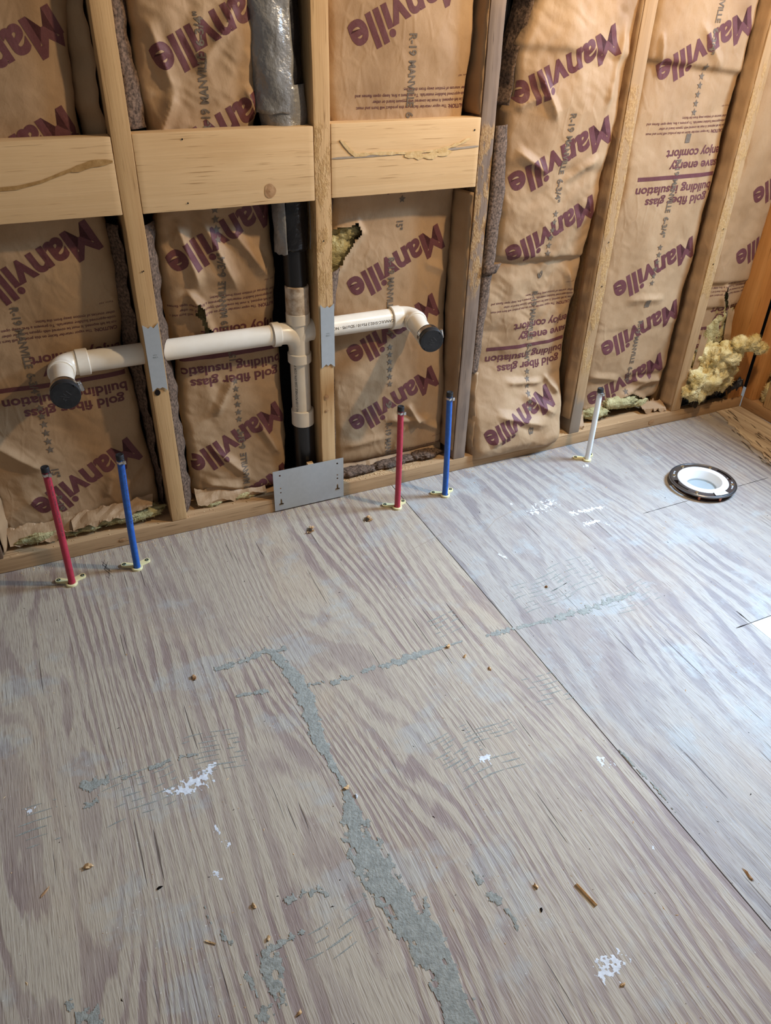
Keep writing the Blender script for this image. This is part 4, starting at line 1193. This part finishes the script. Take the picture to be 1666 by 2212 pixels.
wrap('plastic_wrap', 'blackpl', .672, .785, .034, .034, .352, .350, .058, 150, 400, 1, .0022, 'glossy black film around the pipe')
wrap('plastic_wrap', 'blackpl', .784, ZT, .040, .040, .352, .330, .062, 120, 440, 2, .003)
wrap('grey_sleeve', 'foil', .665, .785, .041, .038, .352, .350, .060, 165, 236, 3, .002, 'dull grey sleeve edge')
wrap('grey_sleeve', 'foil', .672, .785, .041, .036, .356, .356, .060, 318, 385, 4, .002)
wrap('grey_sleeve', 'foil', .955, ZT, .054, .048, .334, .306, .062, 130, 298, 5, .0035, 'silvery reinforced tape sleeve open at its right side')
wrap('grey_sleeve', 'foil', .925, 1.006, .050, .046, .345, .340, .062, 150, 400, 6, .003)
bm = bmesh.new(); add_box(bm, .350, .366, .006, .020, .041, .122, .001); done(bm, 'wood_shim', M['chip'], dr, None, 'small broken wood block at the stack foot')


def wraptext(s, p0, axis, R_, ang0, size, name, mat, flip=1, cx=None):
    """printing wrapped on a horizontal (axis x) or vertical (axis z) pipe"""
    V, F = text_polys(s, .0); V = V * size
    P = [V[f] for f in F]
    P = clip_family(P, 0, 1, .0022, 0)
    W = []; FF = []
    for q in P:
        f = []
        for p in q:
            a = math.radians(ang0) + flip * p[1] / R_
            if axis == 'x': W.append((p0[0] - flip * p[0] if flip < 0 else p0[0] + p[0], p0[1] - R_ * math.cos(a), p0[2] + R_ * math.sin(a)))
            else: W.append((p0[0] + R_ * math.sin(a), p0[1] - R_ * math.cos(a), p0[2] + p[0]))
            f.append(len(W) - 1)
        FF.append(f)
    return pydata(name, W, FF, M[mat], dr, False)


# rotated half a turn on the right arm, running upward on the stack
def arm_print():
    V, F = text_polys('CAN/ULC-S102.2 FS≤10 / SD≤195 - NC -', .004); V = V * .0098
    P = clip_family([V[f] for f in F], 0, 1, .002, 0); W = []; FF = []
    for q in P:
        f = []
        for p in q:
            a = math.radians(14) - p[1] / PR
            W.append((.600 - p[0], .050 - (PR + .0003) * math.cos(a), ZL + (PR + .0003) * math.sin(a))); f.append(len(W) - 1)
        FF.append(f)
    pydata('printed_marking', W, FF, M['printblack'], dr, False)
    V, F = text_polys('PVC-1120 POTABLE 2200 KPA COR PAR', .004); V = V * .0088; V[:, 0] *= .142 / V[:, 0].max()
    P = clip_family([V[f] for f in F], 0, 1, .002, 0); W = []; FF = []
    for q in P:
        f = []
        for p in q:
            a = math.radians(-40) - p[1] / PR
            W.append((PX + (PR + .0003) * math.sin(a), PY - (PR + .0003) * math.cos(a), .262 + p[0])); f.append(len(W) - 1)
        FF.append(f)
    pydata('printed_marking', W, FF, M['printblack'], dr, False)


arm_print()

# ------------------------------------------------------------------ NAIL PLATES


def nail_plate(x0, x1, z0, z1, lb, seed):
    R = random.Random(seed)
    n = 7
    top = []; bot = []
    for i in range(n):
        x = x0 + (x1 - x0) * i / (n - 1)
        top.append((x, z1 + (.0045 if i in (0, n - 1) else (-.001 if i % 2 else -.005)) + R.uniform(-.001, .001)))
        bot.append((x, z0 - (.0045 if i in (0, n - 1) else (-.001 if i % 2 else -.005)) + R.uniform(-.001, .001)))
    poly = bot + top[::-1]
    bm = bmesh.new()
    a = [bm.verts.new((x, -.0032, z)) for x, z in poly]; b = [bm.verts.new((x, -.0016, z)) for x, z in poly]
    bm.faces.new(a); bm.faces.new(b[::-1])
    for i in range(len(poly)):
        j = (i + 1) % len(poly); bm.faces.new((a[i], b[i], b[j], a[j]))
    r = tag(empty('nail_plate', ((x0 + x1) / 2, -.002, z0)), lb, 'steel plate', 'narrow nail guards on the studs')
    done(bm, 'steel_strip', M['galv'], r)
    for k, (t, wd) in enumerate((('1.5X6', .0105), ('16 GA', .008))):
        V, F = text_polys(t, .0); V = V.copy(); V *= wd / V[:, 0].max()
        cx, cz = (x0 + x1) / 2 + wd / 2, (z0 + z1) / 2 + .004 - .0 + k * .005
        pydata('punched_mark', [(cx - p[0], -.00335, cz - p[1]) for p in V], F, M['screw'], r, False)


nail_plate(-.0165, .0175, .4055, .5550, 'narrow galvanised nail guard over the left arm pipe, on the clean stud', 1)
nail_plate(.3925, .4270, .3960, .5480, 'narrow galvanised nail guard on the glue-crusted stud', 2)
bp = tag(empty('nail_plate', (.348, -.003, .004)), 'wide galvanised protection plate with keyhole slots leaning on the sole plate', 'steel plate')
bm = bmesh.new(); add_box(bm, .2495, .4470, -.0040, -.0026, .0045, .1265)
cb = bmesh.new()
for hx, hz, r in ((.268, .1115, .0026), (.268, .0725, .0020), (.268, .0590, .0022), (.429, .1125, .0026), (.429, .0765, .0024), (.429, .0655, .0024)):
    bmesh.ops.create_cone(cb, cap_ends=True, segments=16, radius1=r, radius2=r, depth=.02, matrix=Matrix.Translation((hx, -.003, hz)) @ Matrix.Rotation(math.pi / 2, 4, 'X'))
for hx, hz in ((.268, .0225), (.429, .0315)):
    poly = [(hx - .0025, hz + .003), (hx - .0062, hz + .003), (hx - .0062, hz - .002), (hx + .0062, hz - .002), (hx + .0062, hz + .003), (hx + .0025, hz + .003), (hx + .0020, hz + .014), (hx, hz + .018), (hx - .0020, hz + .014)]
    a = [cb.verts.new((x, -.01, z)) for x, z in poly]; b = [cb.verts.new((x, .005, z)) for x, z in poly]
    cb.faces.new(a); cb.faces.new(b[::-1])
    for i in range(len(poly)):
        j = (i + 1) % len(poly); cb.faces.new((a[i], b[i], b[j], a[j]))
bmesh.ops.recalc_face_normals(cb, faces=cb.faces[:])
boolean_cut(bm, cb, 'steel_sheet', M['galv'], bp)
bm = bmesh.new()
for hx, hz in ((.268, .0225), (.429, .0315)): add_box(bm, hx - .0055, hx + .0055, -.0052, -.0026, hz - .0018, hz - .0002)
done(bm, 'bent_tab', M['steel'], bp)

# ------------------------------------------------------------------ PEX PIPES


def pex(x, y, ztop, dxt, mat, lb, word, bend=0.0):
    r = tag(empty('water_pipe', (x, y, 0)), lb, 'pipe', 'capped water pipe stubs standing in the floor')
    bm = bmesh.new(); n = 16
    P = [Vector((x + dxt * t + bend * math.sin(t * math.pi), y, -.05 + (ztop - .008 + .05) * t)) for t in [i / n for i in range(n + 1)]]
    sweep(bm, P, [.0079] * len(P), 24)
    done(bm, 'tube', M[mat], r, 35)
    tx = x + dxt
    bm = bmesh.new()
    lathe(bm, [(.0, .0022), (.0042, .0020), (.0060, .0030), (.0080, .0030), (.0088, .0015), (.0088, -.0085), (.0080, -.0095)], (tx, y, ztop - .001), 24)
    done(bm, 'plug', M['rubber'], r, 30)
    bm = bmesh.new()
    lathe(bm, [(.0084, 0), (.0096, .0002), (.0096, .0062), (.0084, .0064)], (tx, y, ztop - .018), 24)
    add_box(bm, tx + .0035, tx + .0100, y - .0110, y - .0050, ztop - .0195, ztop - .0105, .0008)
    add_box(bm, tx - .0060, tx - .0010, y - .0108, y - .0075, ztop - .0180, ztop - .0120, .0006)
    done(bm, 'crimp_clamp', M['steel'], r, 30)
    V, F = text_polys(word or '.', .004); V = V * .0055
    P2 = clip_family([V[f] for f in F], 0, 1, .0015, 0); P2 = clip_family(P2, 1, 0, .012, 0); W = []; FF = []
    for q in P2:
        f = []
        for p in q:
            if p[0] > ztop - .06: break
            a = math.radians(42) - p[1] / .008; zz = ztop - .028 - p[0]; t = (zz + .05) / (ztop + .042)
            W.append((x + dxt * t + bend * math.sin(t * math.pi) + .0081 * math.sin(a), y - .0081 * math.cos(a), zz)); f.append(len(W) - 1)
        if len(f) == len(q): FF.append(f)
    if word: pydata('printed_marking', W, FF, M['printblack'], r, False)
    return r


def bracket(x, y, rot, lb):
    r = tag(empty('pipe_bracket', (x, y, 0)), lb, 'bracket', 'yellow floor brackets around the water pipes')
    bm = bmesh.new()
    lathe(bm, [(.0082, .0), (.0130, 0), (.0130, .0045), (.0120, .0055), (.0090, .0055), (.0082, .0050)], (x, y, 0.0002), 30, closed=True)
    # two ears reaching sideways and a little toward the wall
    for sg in (-1, 1):
        tip = Vector((x + sg * .0265, y + .020 - .002 * sg)); root = Vector((x + sg * .006, y + .010))
        d = (tip - root).normalized(); n = Vector((-d.y, d.x)); out = []
        w0, w1 = .0065, .0075
        out += [root - n * w0, tip - n * w1]
        for k in range(1, 8):
            a = -math.pi / 2 + math.pi * k / 8; out.append(tip + d * math.cos(a) * w1 + n * math.sin(a) * w1)
        out += [tip + n * w1, root + n * w0]
        prism(bm, [(p.x, p.y) for p in out], .0003, .0052)
    done(bm, 'yellow_flange', M['yellow'], r, 30)
    for sg in (-1, 1):
        bm = bmesh.new(); c = (x + sg * .0265, y + .020 - .002 * sg, .0052)
        lathe(bm, [(0, -.0004), (.0012, -.0004), (.0016, .0006), (.0042, .0010), (.0048, .0002), (.0048, -.001)], c, 18)
        done(bm, 'screw', M['screw'], r, 30)
    return r


PEX = [(-.280, -.104, .317, .007, 'red', 'leftmost red water pipe stub, standing before the far left batt', 'HOT 180F 100PSI CTS SDR9 POTABLE TUBING 1/2 ASTM F876', .001),
       (-.130, -.103, .313, .010, 'blue', 'blue water pipe stub beside the leftmost red one', 'COLD 180F 100PSI CTS SDR9 POTABLE TUBING 1/2 ASTM F876', -.002),
       (.561, -.109, .305, .000, 'red', 'red water pipe stub right of the wide steel plate', '', .001),
       (.711, -.106, .318, -.010, 'blue', 'blue water pipe stub in front of the grey stud', '', .001),
       (1.203, -.097, .236, .000, 'white', 'white water pipe stub near the closet flange', '', .001)]
BR = ['leftmost yellow bracket, around the foot of the far left red pipe', 'yellow bracket around the foot of the left blue pipe', 'yellow bracket at the foot of the middle red pipe', 'yellow bracket at the foot of the right blue pipe', 'yellow bracket at the foot of the white pipe']
for a, b in zip(PEX, BR):
    pex(*a); bracket(a[0], a[1], 0, b)

# ------------------------------------------------------------------ CLOSET FLANGE
FX, FY = 1.425, -.3435
fl = tag(empty('toilet_flange', (FX, FY, 0)), 'round white toilet flange with a steel ring, plugged, set in the floor', 'flange')
bm = bmesh.new()
lathe(bm, [(.0560, -.040), (.0820, .0002), (.0820, .0125), (.0560, .0125)], (FX, FY, 0), 72)
done(bm, 'skirt', M['darkring'], fl, 30, 'dark glossy skirt below the ring')
bm = bmesh.new()
lathe(bm, [(.0700, .0125), (.0900, .0125), (.0935, .0150), (.0935, .0185), (.0912, .0205), (.0895, .0185), (.0875, .0190), (.0700, .0190)], (FX, FY, 0), 80, closed=True)
cb = bmesh.new()
for a0 in (158, 338):
    P = []
    for k in range(13):
        a = math.radians(a0 + 40 * k / 12); P.append((FX + .0862 * math.cos(a), FY + .0862 * math.sin(a)))
    for k in range(12, -1, -1):
        a = math.radians(a0 + 40 * k / 12); r = .0790 if k > 2 else .0745; P.append((FX + r * math.cos(a), FY + r * math.sin(a)))
    prism(cb, P, .0, .04)
bmesh.ops.recalc_face_normals(cb, faces=cb.faces[:]); bmesh.ops.recalc_face_normals(bm, faces=bm.faces[:])
boolean_cut(bm, cb, 'steel_ring', M['ring'], fl)
bm = bmesh.new()
lathe(bm, [(.0505, .0165), (.0530, .0205), (.0550, .0214), (.0685, .0214), (.0708, .0195), (.0712, .0130), (.0570, .0120), (.0565, -.020), (.0400, -.030), (.0415, -.0040), (.0480, .0080)], (FX, FY, 0), 72, closed=True)
done(bm, 'plastic_collar', M['pvcwhite'], fl, 30, 'white plastic collar')
bm = bmesh.new(); lathe(bm, [(0, -.0065), (.020, -.0070), (.0390, -.0060), (.0415, -.002), (.0415, -.02)], (FX, FY, 0), 60)
done(bm, 'test_plug', M['plug'], fl, 30, 'grey test plug')
for i, a in enumerate((32, 92, 140, 215, 262, 318)):
    ar = math.radians(a); c = (FX + .0805 * math.cos(ar), FY + .0805 * math.sin(ar), .0192)
    bm = bmesh.new(); lathe(bm, [(0, .0006), (.0015, .0006), (.0020, .0022), (.0040, .0022), (.0050, .0004), (.0050, -.001)], c, 18)
    done(bm, 'screw', M['brass'], fl, 30)
for a in (222, 262, 300, 345):
    ar = math.radians(a); c = (FX + .0835 * math.cos(ar), FY + .0835 * math.sin(ar))
    bm = bmesh.new(); sweep(bm, [(c[0], c[1], .001), (c[0], c[1], .0125)], [.0048, .0048], 14); done(bm, 'copper_stud', M['copper'], fl, 30)


def ringtext(s, a0, R_, size, mat, z, name):
    V, F = text_polys(s, .006); V = V * size; P = clip_family([V[f] for f in F], 1, 0, .003, 0); W = []; FF = []
    for q in P:
        f = []
        for p in q:
            a = math.radians(a0) - p[0] / R_; rr_ = R_ + p[1]
            W.append((FX + rr_ * math.cos(a), FY + rr_ * math.sin(a), z)); f.append(len(W) - 1)
        FF.append(f)
    pydata(name, W, FF, M[mat], fl, False)


ringtext('CSA ABS PVC', 168 - 22, .0785, .0060, 'label', .0194, 'ring_lettering')
ringtext('304 SS MADE IN', 330, .0785, .0060, 'label', .0194, 'ring_lettering')
# white sticker over the front of the ring
bm = bmesh.new(); P = []
for k in range(9): a = math.radians(250 + 30 * k / 8); P.append((FX + .0660 * math.cos(a), FY + .0660 * math.sin(a)))
for k in range(8, -1, -1): a = math.radians(250 + 28 * k / 8); P.append((FX + .0868 * math.cos(a), FY + .0868 * math.sin(a)))
prism(bm, P, .0215, .0219); done(bm, 'sticker', M['label'], fl, None, 'white paper sticker')
V, F = text_polys('CLOSET', .01); V = V * .0095
pydata('sticker_print', [(FX - .0220 + p[0] * .93 + p[1] * .2, FY - .0790 - p[0] * .02 + p[1] * .95, .0221) for p in V], F, M['plug'], fl, False)

# ------------------------------------------------------------------ DEBRIS
def chip(x, y, s, seed, mat='chip', elong=1.0, ang=None, lb='', name='wood_chip', cat='wood chip', grp='curled wood chips on the plywood'):
    R = random.Random(seed); bm = bmesh.new()
    bmesh.ops.create_icosphere(bm, subdivisions=2, radius=1.0)
    a = ang if ang is not None else R.uniform(0, 3.1)
    for v in bm.verts:
        n = mnoise.noise_vector(v.co * 2.1 + Vector((seed, 0, 0)))
        c = v.co + n * .95; c.y *= .7
        c.z = abs(c.z) * .8 if c.z > 0 else c.z * .1
        cx, cy = c.x * elong, c.y * (.75 if elong == 1 else .5)
        v.co = Vector((x + s * (cx * math.cos(a) - cy * math.sin(a)), y + s * (cx * math.sin(a) + cy * math.cos(a)), s * c.z * (.9 if elong == 1 else .5)))
    zm = min(v.co.z for v in bm.verts)
    for v in bm.verts: v.co.z -= zm - .0002
    o = done(bm, name, M[mat], None)
    # origin at the thing
    o.data.transform(Matrix.Translation((-x, -y, 0))); o.location = (x, y, 0)
    return tag(o, lb, cat, grp)


CH = [(.098, -.878, .0052, 'chip', 'curled brown chip beside the mortar strip, next to a white fleck'), (-.337, -.848, .0062, 'chip', 'largest curled orange wood chip, alone at the left of the floor'),
      (.434, -.636, .0055, 'chip', 'pale chip on the thin mortar line near the long seam'), (.453, -.676, .0042, 'chip', 'small pale chip just below the one on the thin mortar line'), (-.113, -1.017, .0045, 'chip', 'small orange chip in the lower left, above the trowel marks'),
      (-.187, -1.044, .0040, 'chip', 'flat pale chip left of the lower trowel marks'), (-.107, -1.073, .0038, 'chip', 'tiny chip on top of the lower trowel marks'), (-.099, -1.188, .0040, 'chip', 'small chip at the bottom edge, left of the mortar strip'),
      (.483, -.728, .0040, 'chip', 'thin forked chip left of the long seam'), (.305, -1.167, .0042, 'chip', 'flat chip left of the loose wood sliver'), (.746, -.551, .0038, 'knot', 'dark brown crumb right of the long seam'),
      (.633, -1.290, .0050, 'knot', 'dark splinter at the right edge beyond the long seam'), (-.403, -.865, .0045, 'knot', 'dark brown flake at the left edge'), (-.239, -.929, .0035, 'dark', 'tiny black crumb right of the orange chip'),
      (.337, -1.342, .0035, 'chip', 'small tan chip at the bottom beside the white paint mark'), (.292, -1.202, .0030, 'dark', 'tiny dark crumb below the flat chip'), (-.087, -.511, .0065, 'knot', 'reddish knot plug left of the mortar patch')]
for i, (x, y, s, mt, lb) in enumerate(CH): chip(x, y, s * 1.1, i + 1, mt, 1.0 if i not in (5, 11, 12) else 1.9, None, lb)
o = chip(.108, -.900, .0042, 40, 'paint', 1.0, None, 'white paint fleck beside the curled brown chip on the mortar strip', 'paint_fleck', 'paint fleck', None)
if 'group' in o: del o['group']
# split sliver of wood
bm = bmesh.new()
a, b = Vector((.366, -1.190, .0028)), Vector((.374, -1.232, .0030))
d = (b - a).normalized(); n = Vector((-d.y, d.x, 0))
for off, h, mt in ((-.0020, .0032, 0), (.0018, .0024, 0)):
    vs = [bm.verts.new(p) for p in (a + n * (off - .0014) - Vector((0, 0, .0026)), a + n * (off + .0016) - Vector((0, 0, .0026)), a + n * off + Vector((0, 0, h - .0028)),
                                    b + n * (off - .0012) - Vector((0, 0, .0028)), b + n * (off + .0016) - Vector((0, 0, .0028)), b + n * off + Vector((0, 0, h - .0030)))]
    for f in ((0, 1, 2), (3, 5, 4), (0, 3, 4, 1), (1, 4, 5, 2), (2, 5, 3, 0)): bm.faces.new([vs[k] for k in f])
o = done(bm, 'wood_sliver', M['chip'], None)
tag(o, 'split orange wood sliver lying on the plywood, lower right', 'wood sliver')
o.data.transform(Matrix.Translation((-.37, 1.21, 0))); o.location = (.37, -1.21, 0)


def scatter(name, n, fn, smin, smax, mat, seed, lb, cat):
    R = random.Random(seed); V = []; F = []
    for i in range(n):
        x, y, z = fn(R)
        s = R.uniform(smin, smax); b = len(V); e = R.choice((1, 1, 2.2)); a = R.uniform(0, 6.3)
        for p in ((-1, -.5, 0), (1, -.4, 0), (0, .7, 0), (.1, .1, .8)):
            px, py = p[0] * e * s, p[1] * s
            V.append((x + px * math.cos(a) - py * math.sin(a), y + px * math.sin(a) + py * math.cos(a), z + p[2] * s * .7 + .0001))
        F += [(b, b + 2, b + 1), (b, b + 1, b + 3), (b + 1, b + 2, b + 3), (b + 2, b, b + 3)]
    o = pydata(name, V, F, M[mat], None, False)
    return tag(o, lb, cat, kind='stuff')


scatter('sawdust', 900, lambda R: (R.uniform(-.45, 1.85), -abs(R.gauss(0, .022)) - .002, .0), .0006, .0018, 'sawdust', 1, 'fine sawdust along the foot of the sole plate', 'sawdust')
def _pl(R):
    x = R.choice((R.uniform(-.4, 1.9), R.gauss(1.13, .06), R.gauss(.55, .08)))
    return (x, R.uniform(.002, .035), .0412)
scatter('sawdust', 900, _pl, .0006, .0022, 'sawdust', 2, 'sawdust lying on top of the sole plate', 'sawdust')
scatter('wood_crumbs', 420, lambda R: (R.uniform(-.5, 1.7), R.uniform(-1.45, -.05), .0), .0006, .0019, 'chip', 3, 'tiny wood crumbs strewn over the plywood', 'debris')
scatter('wood_crumbs', 160, lambda R: (R.uniform(-.5, 1.7), R.uniform(-1.45, -.05), .0), .0006, .0017, 'dark', 4, 'tiny dark crumbs strewn over the plywood', 'debris')
